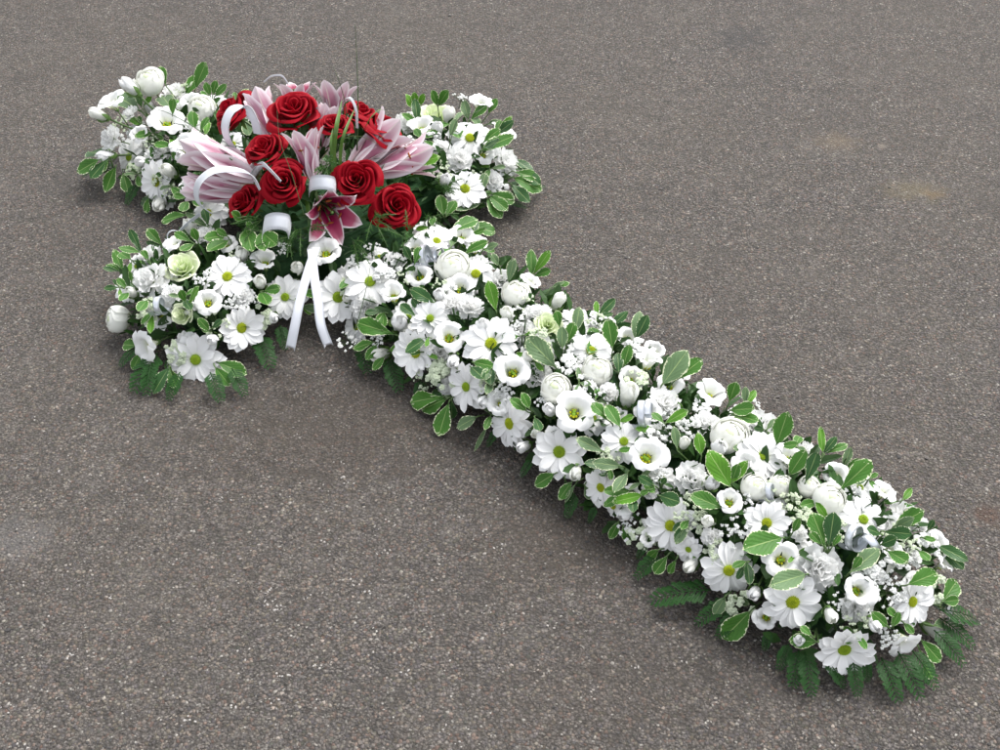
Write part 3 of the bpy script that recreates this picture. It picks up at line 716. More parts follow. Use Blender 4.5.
S_ = (-.75, .55, .45)   # turned out over the near lower side
FL = [
 # --- head of the cross (far corner)
 ('ran', 150, 82, 15, (-.1, .35, .9), 'round white ranunculus at the far tip of the cross head'),
 ('bud', 131, 88, 9, (-.6, .0, .8), 'plump white bud beside the far-tip ranunculus'),
 ('lis', 113, 104, 16, (-.4, .2, .9), 'white lisianthus on the outer corner of the cross head'),
 ('bud', 100, 115, 8, (-.7, .3, .6), 'green-tipped bud at the outermost edge of the cross head'),
 ('carn', 108, 137, 13, (-.6, .5, .6), 'ruffled carnation on the outer flank of the cross head'),
 ('bud', 107, 156, 8, (-.6, .6, .3), 'white bud below the outer-flank carnation of the head'),
 ('daisy', 128, 157, 18, (-.5, .6, .5), 'side-turned daisy low on the outer flank of the head'),
 ('lis', 143, 137, 14, None, 'cupped lisianthus in the middle of the cross head'),
 ('lis', 167, 124, 18, (.1, .4, .8), 'wide white lisianthus behind the long grass on the head'),
 ('carn', 174, 92, 14, (.1, .1, .9), 'white carnation between ranunculus and upright leaves on the head'),
 ('ran', 201, 109, 14, (.0, .4, .9), 'round cream ranunculus against the outermost dark-red rose'),
 ('daisy', 155, 182, 21, (-.45, .75, .35), 'drooping daisy over the near edge of the head'),
 ('bud', 160, 203, 9, (.0, .9, .1), 'hanging white bud under the head\'s drooping daisy'),
 ('bud', 143, 162, 8, (-.2, .7, .5), 'cream bud above the head\'s drooping daisy'),
 ('lis', 184, 149, 17, (-.3, .2, .9), 'lisianthus at the tips of the closed pink lily'),
 ('bud', 170, 172, 9, None, 'greenish bud under the closed lily\'s petal tips'),
 ('daisy', 207, 213, 19, (-.2, .5, .7), 'pale daisy below the white ribbon arch and small rose'),
 ('carn', 188, 186, 11, None, 'small carnation between ribbon arch and variegated leaf'),
 ('carn', 128, 112, 10, None, 'small carnation beside the leaf cluster on the head'),
 ('bud', 152, 110, 7, None, 'tiny bud in the centre of the head beside bright leaves'),
 # --- left arm (near lobe)
 ('carn', 148, 279, 19, (-.3, .4, .8), 'big carnation on the outer shoulder of the near arm'),
 ('crose', 182, 265, 18, (0, .35, .9), 'green-tinted white rose on top of the near arm'),
 ('ran', 118, 319, 14.5, (-.8, .4, .4), 'round white ranunculus on the tip of the near arm'),
 ('bud', 132, 293, 7, None, 'little bud between carnation and tip of the near arm'),
 ('lis', 151, 345, 20, (-.55, .75, .2), 'white lisianthus hanging over the tip of the near arm'),
 ('daisy', 195, 360, 27, (-.05, .85, .5), 'large open daisy at the bottom of the near arm'),
 ('daisy', 242, 328, 22, (.5, .65, .45), 'daisy facing the ribbon tails on the near arm'),
 ('lis', 208, 303, 15, None, 'small cupped lisianthus in the middle of the near arm'),
 ('crose', 181, 314, 12, (-.2, .6, .6), 'cream rosebud beside the silver ribbon of the near arm'),
 ('daisy', 227, 276, 23, (.0, .45, .85), 'tilted daisy on top of the near arm'),
 ('bud', 213, 339, 8, (0, .8, .5), 'pearl-like bud above the near arm\'s bottom daisy'),
 ('lis', 265, 264, 18, (.1, .35, .9), 'lisianthus below the variegated skirt of the bouquet'),
 ('bud', 260, 283, 9, None, 'cream bud under the lisianthus near the bouquet skirt'),
 ('bud', 272, 317, 8, (.3, .8, .4), 'bud beside the nearer ribbon tail'),
 ('bud', 298, 268, 9, None, 'white bud beside the top of the ribbon tails'),
 ('daisy', 285, 297, 20, (.1, .7, .6), 'daisy half hidden behind the ribbon tails'),
 ('carn', 204, 234, 11, None, 'small carnation under the lowest outer leaves of the bouquet'),
 ('lis', 176, 246, 12, (-.3, .1, .9), 'small lisianthus on the far edge of the near arm'),
 ('carn', 243, 297, 10, None, 'small greenish-white carnation between two near-arm daisies'),
 ('carn', 172, 292, 11, None, 'small carnation under the near arm\'s green-tinted rose'),
 # --- right arm (far lobe)
 ('carn', 408, 122, 16, (.0, .2, .9), 'carnation squeezed between far red rose and pale rose'),
 ('crose', 434, 115, 20, (.0, .2, 1), 'pale yellow-green rose on the far arm'),
 ('lis', 479, 106, 15, (.2, .1, .9), 'lisianthus at the far upper edge of the far arm'),
 ('daisy', 470, 137, 23, (.05, .45, .85), 'daisy with green eye on top of the far arm'),
 ('carn', 459, 158, 14, None, 'carnation below the far arm\'s top daisy'),
 ('carn', 441, 146, 10, None, 'small carnation beside open pink lily tips'),
 ('carn', 507, 160, 16, (.6, .3, .7), 'carnation on the tip of the far arm'),
 ('lis', 502, 135, 15, (.6, .1, .8), 'lilac-shaded lisianthus behind the long leaves of far arm'),
 ('daisy', 465, 188, 20, (.1, .45, .8), 'daisy low on the near side of the far arm'),
 ('bud', 445, 182, 8, None, 'bud beside the low daisy of the far arm'),
 ('carn', 495, 180, 11, (.5, .5, .7), 'small carnation low on the tip of the far arm'),
 # --- upper shaft
 ('lis', 326, 254, 18, (.0, .6, .8), 'broad white lisianthus under the open lily'),
 ('daisy', 338, 297, 24, (.0, .7, .7), 'daisy just beside the free ribbon tail'),
 ('daisy', 370, 281, 25, (.0, .5, .8), 'bright daisy at the start of the shaft'),
 ('bud', 348, 299, 6, None, 'tiny bud between the first two shaft daisies'),
 ('carn', 395, 260, 11, None, 'small carnation before the first silver ribbon curl'),
 ('lis', 394, 297, 18, (.0, .5, .8), 'cupped lisianthus on the upper shaft below a dark leaf'),
 ('carn', 362, 306, 15, (-.3, .6, .6), 'carnation below the bright first shaft daisy'),
 ('bud', 399, 323, 12, (.1, .5, .7), 'fat white bud above the toothed leaf'),
 ('bud', 382, 354, 10, (-.6, .7, .4), 'pointed bud hanging below the toothed leaf'),
 ('daisy', 437, 240, 17, (.2, .2, .9), 'daisy at the foot of the lowest corner rose'),
 ('lis', 462, 238, 14, (.3, .1, .9), 'small lisianthus on the far edge of the upper shaft'),
 ('ran', 453, 268, 19, (.0, .35, .9), 'white ranunculus beside the first silver ribbon curl'),
 ('daisy', 476, 273, 21, (.1, .4, .85), 'daisy between ranunculus and upright bright leaf'),
 ('carn', 452, 303, 14, None, 'round white carnation on the crest of the upper shaft'),
 ('carn', 470, 305, 14, None, 'second round carnation, touching the first on the crest'),
 ('daisy', 430, 318, 19, (.0, .6, .7), 'small daisy above a yellow-throated lisianthus'),
 ('lis', 449, 338, 20, (.05, .75, .6), 'yellow-throated lisianthus in the upper shaft'),
 ('daisy', 415, 353, 23, (-.45, .65, .5), 'side-turned daisy on the near flank of upper shaft'),
 ('bud', 454, 360, 9, (-.1, .9, .3), 'squat bud under the yellow-throated lisianthus'),
 ('daisy', 491, 343, 27, (.0, .55, .8), 'broad bright daisy in the upper shaft'),
 ('lis', 513, 373, 20, (.05, .75, .6), 'yellow-throated lisianthus below the broad bright daisy'),
 ('ran', 516, 295, 15, (.1, .2, 1), 'closed white ranunculus beside the upright bright leaf'),
 ('lis', 530, 283, 12, (.5, -.1, .9), 'small lisianthus on the far edge behind closed ranunculus'),
 ('carn', 537, 314, 15, None, 'carnation behind the grey folded leaf'),
 ('crose', 549, 324, 14, (.1, .5, .8), 'green-white rose above the grey folded leaf'),
 ('bud', 557, 303, 9, (.4, 0, .9), 'bud on the far edge above the green-white rose'),
 ('daisy', 465, 387, 23, (-.65, .6, .4), 'daisy hanging on the near flank beside dangling leaves'),
 ('bud', 484, 401, 9, (-.2, .8, .4), 'white bud beside the flank daisy with dangling leaves'),
 # --- middle shaft
 ('daisy', 591, 350, 22, (.0, .45, .85), 'daisy on the crest behind the big creamy ranunculus'),
 ('ran', 597, 371, 16.5, (.0, .35, .9), 'big creamy ranunculus in the middle of the shaft'),
 ('lis', 647, 365, 19, (.3, -.3, .8), 'white lisianthus seen from behind on the far edge'),
 ('ran', 555, 389, 16, (-.1, .45, .85), 'ivory ranunculus below the grey folded leaf'),
 ('bud', 628, 397, 14, (.05, .2, 1), 'large oval bud beside the second silver ribbon curl'),
 ('carn', 609, 392, 11, None, 'small carnation between creamy ranunculus and oval bud'),
 ('carn', 664, 400, 18, (.1, .2, .9), 'carnation beyond the second silver ribbon curl'),
 ('lis', 574, 413, 22, (.0, .7, .65), 'large yellow-throated lisianthus mid-shaft'),
 ('bud', 550, 411, 9, None, 'white bud beside the large mid-shaft lisianthus'),
 ('bud', 537, 433, 7, (-.3, .8, .5), 'round pearl bud above the flank buds mid-shaft'),
 ('bud', 525, 446, 8, (-.6, .7, .3), 'green-sepalled bud at the near flank mid-shaft'),
 ('daisy', 508, 424, 24, (-.7, .6, .3), 'drooping daisy on the near flank before mid-shaft'),
 ('daisy', 559, 452, 26, (-.2, .75, .6), 'large daisy under the large mid-shaft lisianthus'),
 ('bud', 576, 472, 9, (-.2, .9, .3), 'bud under the large mid-shaft daisy'),
 ('daisy', 624, 441, 21, (.0, .5, .85), 'small daisy beside the round grey leaves'),
 ('lis', 646, 458, 24, (.05, .7, .65), 'biggest lisianthus, below the second silver ribbon curl'),
 ('daisy', 600, 488, 20, (-.6, .7, .35), 'few-petalled daisy below the round grey leaves'),
 ('daisy', 612, 506, 17, (-.7, .6, .2), 'shaded daisy on the near flank below the grey leaves'),
 ('bud', 627, 512, 9, (-.6, .8, .2), 'pointed bud over the shadowed near flank'),
 ('carn', 708, 422, 15, (.1, .1, .9), 'carnation touching the large pure-white ranunculus'),
 ('lis', 709, 396, 18, (.3, 0, .9), 'lisianthus on the far edge above the large ranunculus'),
 ('ran', 729, 437, 20.5, (.0, .35, .95), 'largest pure-white ranunculus of the lower shaft'),
 ('bud', 684, 444, 8, (.0, .3, .9), 'slim upright bud beside the bright standing leaf'),
 ('carn', 692, 478, 18, (.0, .4, .85), 'carnation between biggest lisianthus and bright long leaf'),
 ('bud', 711, 484, 10, (.1, .5, .8), 'oval bud under the long bright leaf'),
 # --- lower shaft and foot
 ('daisy', 764, 455, 25, (.05, .35, .9), 'sunlit white daisy behind the two bright leaves'),
 ('lis', 788, 459, 17, (.3, .0, .9), 'lisianthus on the far edge beside the tall curled leaf'),
 ('ran', 755, 488, 15, (.0, .3, .95), 'small white ranunculus in front of two bright leaves'),
 ('ran', 781, 486, 13, (.1, .3, .9), 'white rosette beside the small foot ranunculus'),
 ('lis', 729, 503, 19, (-.1, .65, .7), 'half-open lisianthus below the bright long leaf'),
 ('daisy', 767, 523, 22, (.0, .6, .75), 'yellow-eyed daisy in the centre of the foot'),
 ('daisy', 670, 526, 26, (-.45, .7, .5), 'large daisy on the near flank of the lower shaft'),
 ('daisy', 688, 550, 15, (-.5, .8, .2), 'shaded daisy tucked under the near-flank daisy'),
 ('bud', 692, 564, 9, (-.6, .8, .2), 'bud with green sepals above the fern spray'),
 ('carn', 712, 538, 11, (-.1, .7, .6), 'small carnation above the foot\'s first big daisy'),
 ('daisy', 729, 571, 27, (-.15, .8, .5), 'large daisy on the near corner of the foot'),
 ('lis', 781, 560, 19, (-.05, .75, .6), 'round-cupped lisianthus left of the snowy carnation'),
 ('carn', 821, 568, 23, (.0, .6, .75), 'large snowy carnation in the middle of the foot'),
 ('daisy', 793, 603, 27, (-.1, .85, .5), 'large daisy half under a pale leaf on the foot'),
 ('bud', 755, 592, 9, (-.4, .8, .4), 'bud between the two large near foot daisies'),
 ('lis', 856, 591, 21, (.15, .75, .6), 'long-cupped lisianthus right of the snowy carnation'),
 ('bud', 830, 614, 9, (0, .9, .4), 'white bud under the long-cupped lisianthus'),
 ('bud', 873, 623, 9, (.1, .9, .4), 'speckled bud above the hanging end lisianthus'),
 ('daisy', 845, 651, 28, (.0, .95, .25), 'lowest daisy of all, hanging above the end ferns'),
 ('ran', 829, 501, 18, (.1, .25, .95), 'round white ranunculus under the biggest upright leaf'),
 ('ran', 809, 487, 12, (-.2, .1, .95), 'small rosette behind the foot\'s round ranunculus'),
 ('daisy', 864, 519, 23, (.1, .4, .9), 'daisy on the far side of the foot'),
 ('lis', 882, 494, 14, (.4, -.2, .9), 'lisianthus on the far edge behind the far-side daisy'),
 ('daisy', 914, 602, 25, (.45, .7, .5), 'daisy facing the end of the foot'),
 ('lis', 901, 640, 20, (.3, .9, -.1), 'lisianthus hanging down at the end of the foot'),
 ('bud', 931, 629, 9, (.7, .6, 0), 'bud at the last corner of the foot'),
 ('carn', 914, 555, 12, (.3, .3, .8), 'small carnation above the broad flat end leaf'),
 ('carn', 923, 523, 10, (.5, 0, .8), 'small carnation on the far end edge of the foot'),
 ('lis', 941, 566, 14, (.7, .2, .6), 'small lisianthus at the outermost end of the foot'),
 ('lis', 945, 607, 13, (.8, .4, .2), 'drooping lisianthus under the last variegated leaf'),
 ('carn', 877, 575, 10, None, 'small carnation above the foot\'s long-cupped lisianthus'),
 ('carn', 800, 533, 9, None, 'tiny carnation beside the yellow-eyed foot daisy'),
 ('carn', 650, 490, 9, None, 'tiny carnation under the biggest lisianthus'),
]
for row in FL: flower(*row)
FLC = list(PLACED)
ROSES = [
 (228, 109, 24, (-.65, .1, .7), 'dark-red rose at the outer upper corner of the bouquet', None, .225),
 (294, 107, 27, (.0, .22, 1), 'largest red rose on the very top of the bouquet'),
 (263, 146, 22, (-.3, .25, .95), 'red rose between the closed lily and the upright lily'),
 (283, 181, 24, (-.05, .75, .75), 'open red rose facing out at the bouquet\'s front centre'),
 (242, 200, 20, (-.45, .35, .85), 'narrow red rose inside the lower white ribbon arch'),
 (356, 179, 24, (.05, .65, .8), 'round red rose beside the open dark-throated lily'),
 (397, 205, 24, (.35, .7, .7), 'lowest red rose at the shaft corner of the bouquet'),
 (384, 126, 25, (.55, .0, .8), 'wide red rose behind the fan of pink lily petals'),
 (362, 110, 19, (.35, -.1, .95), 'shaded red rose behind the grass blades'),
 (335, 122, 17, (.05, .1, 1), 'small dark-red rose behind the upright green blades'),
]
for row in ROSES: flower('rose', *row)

# lilies: base pixel+height, tip pixel+height, openness
LT = {}
LILIES = [
 ((258, 178, .19), (190, 148, .205), .10, 'closed pink lily pointing away from the roses to the head'),
 ((246, 192, .16), (186, 186, .155), .06, 'slim pink lily bud crossed by the lower ribbon arch'),
 ((276, 142, .22), (256, 93, .275), .13, 'pale pink lily beside the largest red rose'),
 ((314, 182, .20), (303, 128, .275), .24, 'upright pink lily in the middle of the bouquet'),
 ((319, 199, .16), (336, 220, .172), .46, 'open lily with deep pink throat at the bouquet front'),
 ((352, 166, .20), (396, 126, .235), .26, 'fan-shaped pink lily below the wide red rose'),
 ((372, 172, .18), (432, 154, .19), .22, 'pink lily reaching out over the far arm'),
 ((298, 122, .20), (295, 80, .265), .36, 'white-tipped lily behind the largest red rose'),
 ((334, 128, .20), (336, 82, .262), .34, 'white-tipped lily behind the upright green blades'),
 ((318, 158, .20), (330, 104, .275), .10, 'narrow pink lily leaning on the largest red rose'),
]
for i, (b0, t0, op, lb) in enumerate(LILIES):
    b = at(*b0); t = at(*t0); d = t-b
    r_ = put(lily(i, op), 'lily', b, frame(d, U(0, 6.28)), d.length*(1.0+.18*op), lb, 'lily', 'pink and white lilies in the bouquet')
    PLACED.append(((b0[0]+t0[0])/2, (b0[1]+t0[1])/2, lb))

# ------------------------------------------------------------------ leaves
def leaf_mesh(var, mt):
    rr = random.Random(3000+var); bend = rr.uniform(.06, .30); wv = rr.uniform(.02, .05); p1 = rr.uniform(0, 6); p2 = rr.uniform(0, 6); fold = rr.uniform(.08, .26); wr = 1.0; tw = rr.uniform(-.3, .3); mx = rr.uniform(.54, .70); wd = rr.uniform(.34, .46)
    def f(u, v):
        if v < .06: s = .07
        else:
            q = (v-.06)/.94
            s = math.sin(math.pi*(q**(math.log(.5)/math.log(mx))))**.72 if q < .999 else .0
        ed = 1+.05*math.sin(v*31+p1)*abs(u)
        x = u*.5*wr*s*ed
        z = fold*abs(u)*s*.5-bend*v*v*.5+wv*math.sin(v*9+(p1 if u > 0 else p2))*abs(u)**1.5*1.6+tw*u*v*.15
        return (x*wd, v, z*.5)
    return grid('leaf', 8, 12, f, mt)
LEAF = {k: [leaf_mesh(i+10*ord(k), M['leaf_'+k]) for i in range(6)] for k in 'gbyd'}
def add_leaf(root, p0, p1, kind, wr=1.0, roll=0.0, nrm=None):
    d = p1-p0; L = d.length; y = d.normalized()
    nn = nrm if nrm is not None else (Vector((0, 0, 1))*.6+TOCAM*.7)
    z = (nn-y*nn.dot(y)).normalized(); x = y.cross(z)
    m3 = Matrix((x, y, z)).transposed().to_4x4()
    mw = Matrix.Translation(p0) @ m3 @ Matrix.Rotation(roll, 4, 'Y') @ Matrix.Diagonal((L*wr, L, L, 1))
    link('leaf', R.choice(LEAF[kind]), root, root.matrix_world.inverted() @ mw)
def sprig(label, kind, tips, group='variegated leaf sprigs in the flower cross', wr=1.0, up=0.0):
    """tips: (base px, base py, tip px, tip py, lift[, kind])"""
    b0 = hit(tips[0][0], tips[0][1]); nn = normal(b0.x, b0.y)
    root = bpy.data.objects.new('variegated_sprig', None); C.objects.link(root); root.location = b0-nn*.03; root.empty_display_size = .02
    root.matrix_world = Matrix.Translation(root.location)
    mb = MB(); core = Vector((0, 0, 0))
    for t in tips:
        p0 = hit(t[0], t[1])+TOCAM*up; z = max(.006, p0.z+t[4]+up*.6); p1 = at(t[2], t[3], z)
        dm = (p1-p0)
        if dm.length > .14: p1 = p0+dm*.14/dm.length
        add_leaf(root, p0, p1, t[5] if len(t) > 5 else kind, wr*(t[6] if len(t) > 6 else 1), U(-.3, .3))
        q = p0-root.location; dd = (p1-p0).normalized()
        mb.tube([core, q*.6, q, q+dd*.006], .0011, 5)
    link('stem', mb.build('stem', M['stem']), root)
    setp(root, label, 'leaf sprig', group)
    PLACED.append((tips[0][0], tips[0][1], None))
LV = [
 ('pair of upright rounded leaves rising at the back of the head', 'g', [(196, 92, 205, 62, .05), (186, 100, 197, 74, .03)]),
 ('single leaf behind the far-tip ranunculus', 'g', [(168, 88, 160, 66, .03)]),
 ('cluster of four green leaves across the head', 'g', [(142, 112, 112, 92, .0, 'y'), (143, 112, 124, 98, .0, 'd'), (144, 110, 136, 90, .01), (145, 108, 152, 95, .01, 'b')]),
 ('large dark leaf sticking out at the far outer flank', 'g', [(103, 160, 76, 172, -.03), (112, 158, 88, 150, -.03, 'd')]),
 ('two small leaves hanging off the outer flank of the head', 'g', [(112, 160, 99, 172, -.02), (118, 166, 104, 192, -.04), (112, 158, 90, 178, -.03, 'd')]),
 ('cream-tipped leaf hanging under the side-turned head daisy', 'g', [(124, 170, 128, 192, -.03)]),
 ('broad leaf curled under the drooping head daisy', 'g', [(150, 196, 146, 213, -.03), (156, 203, 140, 200, -.03, 'd')]),
 ('cream-edged leaf pointing into the gap between head and near arm', 'g', [(193, 214, 160, 220, -.02)]),
 ('rosette of mottled leaves under the lower ribbon arch', 'g', [(190, 199, 173, 195, 0), (190, 199, 198, 188, .01), (190, 200, 182, 210, 0), (191, 199, 203, 203, 0)]),
 ('green leaf against the round cream ranunculus', 'g', [(196, 132, 192, 110, .02), (200, 136, 208, 116, .02)]),
 ('small leaf standing in front of the head carnation', 'g', [(174, 118, 173, 98, .03)]),
 ('spray of small leaves behind the outermost dark-red rose', 'g', [(212, 98, 205, 82, .02), (214, 97, 216, 80, .02), (216, 98, 226, 84, .02), (212, 99, 200, 92, .01)]),
 # near arm
 ('leaf sprig arching over the far edge of the near arm', 'g', [(196, 244, 174, 232, .01), (198, 244, 180, 250, .0), (200, 243, 192, 228, .02)]),
 ('sprig of three cream-edged leaves below the bouquet', 'g', [(232, 240, 207, 250, .0), (228, 236, 205, 238, .01), (230, 238, 216, 229, .01)]),
 ('cream-edged leaf hanging below the narrow red rose', 'g', [(247, 228, 252, 250, -.01), (244, 222, 232, 212, .02)]),
 ('two folded leaves under the short wide ribbon loop', 'g', [(262, 232, 276, 244, 0), (262, 232, 264, 250, -.01), (258, 232, 246, 222, .01)]),
 ('big glossy leaf beside the bottom daisy of the near arm', 'g', [(218, 362, 247, 374, -.02), (216, 366, 230, 386, -.03)]),
 ('dark leaf under the bottom daisy of the near arm', 'd', [(172, 366, 152, 394, -.04), (170, 364, 176, 388, -.03, 'g')]),
 ('small leaf under the hanging near-arm lisianthus', 'g', [(144, 352, 132, 370, -.03), (140, 346, 122, 344, -.02)]),
 ('twin leaves on the outer shoulder of the near arm', 'g', [(130, 290, 117, 278, .01), (131, 292, 120, 300, .0), (134, 284, 130, 272, .02)]),
 ('bright leaf in the centre of the near arm', 'b', [(190, 306, 198, 286, .03), (188, 304, 180, 290, .02, 'g')]),
 ('curled cream-edged leaf ring above the pearl bud', 'g', [(212, 332, 198, 318, .02), (213, 332, 202, 330, .0), (212, 330, 222, 320, .01, 'd')]),
 ('pale leaf under the cream bud by the bouquet skirt', 'g', [(262, 292, 280, 288, .01), (262, 292, 268, 304, 0)]),
 ('leaf behind the ranunculus tip of the near arm', 'g', [(150, 300, 138, 310, .0), (152, 262, 142, 250, .01)]),
 # far arm
 ('spray of narrow upright leaves behind the pale rose', 'b', [(416, 112, 406, 94, .03), (417, 112, 414, 92, .03), (418, 111, 424, 94, .03)]),
 ('broad leaf standing behind the pale rose', 'g', [(438, 108, 448, 90, .03), (438, 108, 432, 90, .03)]),
 ('cream-edged leaf on the far rim of the far arm', 'g', [(488, 116, 497, 98, .02), (486, 126, 500, 120, .01, 'y')]),
 ('two long folded leaves across the tip of the far arm', 'g', [(480, 152, 514, 134, .02), (480, 146, 500, 128, .02), (482, 150, 498, 140, .03, 'd')]),
 ('small grey leaf between pale rose and top daisy', 'y', [(450, 138, 456, 118, .02)]),
 ('bright leaf beyond the far-arm lily tips', 'b', [(412, 166, 440, 156, .01), (415, 168, 438, 168, .0, 'd')]),
 ('large dark leaf hanging off the far arm tip', 'g', [(512, 178, 543, 190, -.03), (512, 172, 538, 178, -.02), (510, 184, 530, 202, -.03, 'd')]),
 ('dark leaf on the outer flank of the far arm tip', 'd', [(514, 160, 534, 172, -.02), (516, 166, 540, 184, -.02)]),
 ('pale cream-edged leaf under the low far-arm daisy', 'y', [(482, 204, 454, 208, .0), (480, 196, 486, 172, .02)]),
 ('cluster of leaves hanging from the near side of the far arm', 'g', [(488, 196, 508, 210, -.02), (490, 194, 515, 202, -.02), (486, 198, 502, 218, -.03)]),
 ('upright leaf between lowest rose and low far-arm daisy', 'g', [(444, 218, 440, 194, .02), (446, 218, 456, 200, .01)]),
 # upper shaft
 ('large glossy leaf at the inner corner of far arm and shaft', 'g', [(450, 232, 478, 218, .0), (462, 224, 496, 232, -.02)]),
 ('cream-edged leaf over the far-edge lisianthus', 'g', [(464, 254, 488, 240, .02), (484, 250, 498, 244, .01, 'y')]),
 ('upright grey leaf on the far edge of the upper shaft', 'y', [(508, 284, 514, 258, .03), (500, 268, 492, 254, .02)]),
 ('dark leaf behind the first silver ribbon curl', 'd', [(412, 262, 404, 246, .02), (414, 268, 420, 246, .02, 'g')]),
 ('dark green leaf on the crest above two carnations', 'd', [(436, 304, 410, 288, .015)]),
 ('upright bright green leaf with a jagged tip', 'b', [(497, 314, 488, 280, .04)]),
 ('toothed green leaf pointing over the near edge', 'g', [(399, 336, 356, 322, .01)]),
 ('dark leaf between the fat bud and small daisy', 'd', [(418, 318, 400, 304, .01), (420, 312, 412, 298, .01)]),
 ('cream-edged leaf pair hanging below the toothed leaf', 'g', [(376, 342, 352, 348, -.02), (378, 344, 366, 360, -.02)]),
 ('bright leaf holding the pointed bud', 'b', [(388, 352, 402, 344, .01), (386, 356, 372, 370, -.02, 'g')]),
 ('fan of long leaves dangling off the near edge', 'g', [(446, 396, 408, 402, -.04), (448, 398, 420, 410, -.04), (450, 400, 438, 436, -.06), (447, 398, 426, 396, -.03, 'd'), (452, 398, 452, 420, -.05, 'd')]),
 ('broad grey leaf beneath the hanging flank daisy', 'y', [(478, 416, 456, 428, -.03)]),
 ('thin curled leaf drooping to the asphalt near edge', 'y', [(488, 424, 474, 452, -.05, 'y', .35)]),
 ('grey folded leaf in the upper shaft', 'y', [(556, 368, 526, 336, .02), (552, 360, 544, 342, .01)]),
 ('light leaf under the green-white rose', 'y', [(562, 350, 562, 326, .02), (566, 346, 574, 322, .02, 'g')]),
 ('dark pair of leaves under the broad bright daisy', 'd', [(470, 366, 484, 378, 0), (472, 362, 494, 366, 0, 'g')]),
 ('cream-edged leaf pair on the far edge above the crest', 'g', [(560, 330, 556, 310, .02), (574, 336, 580, 306, .02, 'y')]),
 ('curled sprig between two yellow-throated lisianthus', 'g', [(528, 412, 510, 398, .01), (530, 410, 522, 392, .015), (534, 416, 540, 430, 0, 'd')]),
 # middle shaft
 ('large upright leaf on the far edge beyond the crest daisy', 'g', [(612, 350, 608, 318, .03), (622, 368, 630, 344, .02), (618, 374, 618, 352, .01, 'd')]),
 ('pale broad leaf with cream rim standing on the far edge', 'y', [(660, 386, 688, 350, .03), (672, 382, 702, 358, .02, 'g')]),
 ('two cream-rimmed leaves beside the large mid-shaft lisianthus', 'g', [(612, 424, 592, 402, .01), (620, 428, 606, 404, .01), (616, 422, 634, 416, .01, 'b')]),
 ('upper of the round grey leaves mid-shaft', 'y', [(604, 452, 576, 438, .01)]),
 ('lower overlapping pair of round grey leaves mid-shaft', 'y', [(622, 466, 592, 462, .0), (628, 470, 614, 492, -.01)]),
 ('green leaves behind the slim upright bud', 'b', [(700, 456, 698, 432, .02), (676, 450, 674, 426, .02, 'y')]),
 ('bronzed small leaf above the biggest lisianthus', 'b', [(662, 424, 688, 410, .01), (664, 424, 652, 412, .0, 'g')]),
 ('cream-rimmed leaf under the biggest lisianthus', 'd', [(655, 486, 638, 476, .0), (652, 488, 640, 494, -.01, 'g'), (644, 494, 612, 502, -.02, 'b')]),
 ('blue-green broad leaf between lisianthus and flank daisy', 'd', [(656, 494, 680, 502, .0, 'd', 1.3), (660, 484, 666, 478, .01)]),
 ('cream-tipped leaves hanging below the large mid-shaft daisy', 'g', [(556, 472, 534, 486, -.03), (572, 480, 558, 500, -.03), (564, 476, 570, 502, -.04, 'd')]),
 ('thin pale leaf dangling under the mid-shaft bud', 'y', [(577, 480, 564, 504, -.04, 'y', .4), (584, 484, 590, 500, -.03)]),
 ('mottled leaf on the shaded near flank', 'g', [(618, 520, 610, 540, -.03), (622, 524, 630, 544, -.03)]),
 ('long bright leaf with a jagged cream tip', 'b', [(730, 488, 708, 450, .03)]),
 ('bright toothed leaf beside the long bright leaf', 'b', [(728, 484, 748, 460, .02), (730, 482, 738, 464, .02, 'g')]),
 ('cream-edged leaf below the shaft carnation and oval bud', 'g', [(722, 508, 690, 494, .0)]),
 ('small standing leaf on the far edge of the lower shaft', 'g', [(727, 404, 736, 382, .03)]),
 ('cream-rimmed leaf arching on the far edge of lower shaft', 'g', [(728, 410, 754, 408, .02), (730, 414, 758, 420, .01)]),
 ('tall curled leaf standing at the far edge of lower shaft', 'g', [(774, 446, 788, 412, .04), (776, 446, 798, 444, .01)]),
 # foot
 ('biggest upright oval leaf above the foot', 'g', [(834, 492, 872, 460, .03)]),
 ('pair of upright leaves behind the foot rosettes', 'g', [(786, 476, 806, 450, .03), (802, 484, 818, 452, .03, 'd')]),
 ('pale leaf lying across the large foot daisy', 'y', [(806, 572, 770, 585, .015, 'y', .85)]),
 ('broad leaf above the foot\'s cupped lisianthus', 'g', [(782, 536, 744, 548, .01, 'g', .95), (790, 532, 800, 518, .01)]),
 ('cluster of leaves under the round foot ranunculus', 'g', [(824, 548, 812, 512, .02), (826, 548, 834, 512, .03, 'd'), (828, 548, 840, 534, .01), (822, 546, 810, 532, .01), (826, 520, 816, 502, .01, 'b')]),
 ('long pale leaf below the last silver ribbon', 'y', [(846, 572, 880, 548, .01), (848, 570, 862, 556, .01, 'g')]),
 ('dark crossed leaves on the far side of the foot', 'd', [(878, 530, 912, 534, .01), (882, 548, 908, 562, .01, 'g'), (880, 534, 868, 528, .01), (876, 544, 896, 538, .02)]),
 ('pointed cream-striped leaf on the far end edge', 'g', [(890, 526, 924, 510, .02), (890, 528, 914, 518, .02, 'y')]),
 ('broad flat leaf on the end of the foot', 'g', [(902, 584, 938, 572, .01, 'g', 1.2)]),
 ('small round leaves beyond the end carnation', 'g', [(918, 536, 936, 540, .0), (914, 548, 930, 560, .0), (924, 530, 934, 520, .01, 'd')]),
 ('last variegated leaf at the very end of the foot', 'g', [(936, 604, 958, 580, .0), (938, 600, 960, 600, -.01)]),
 ('big cream-edged leaf hanging off the end of the foot', 'g', [(914, 642, 934, 680, -.04), (916, 636, 942, 662, -.03)]),
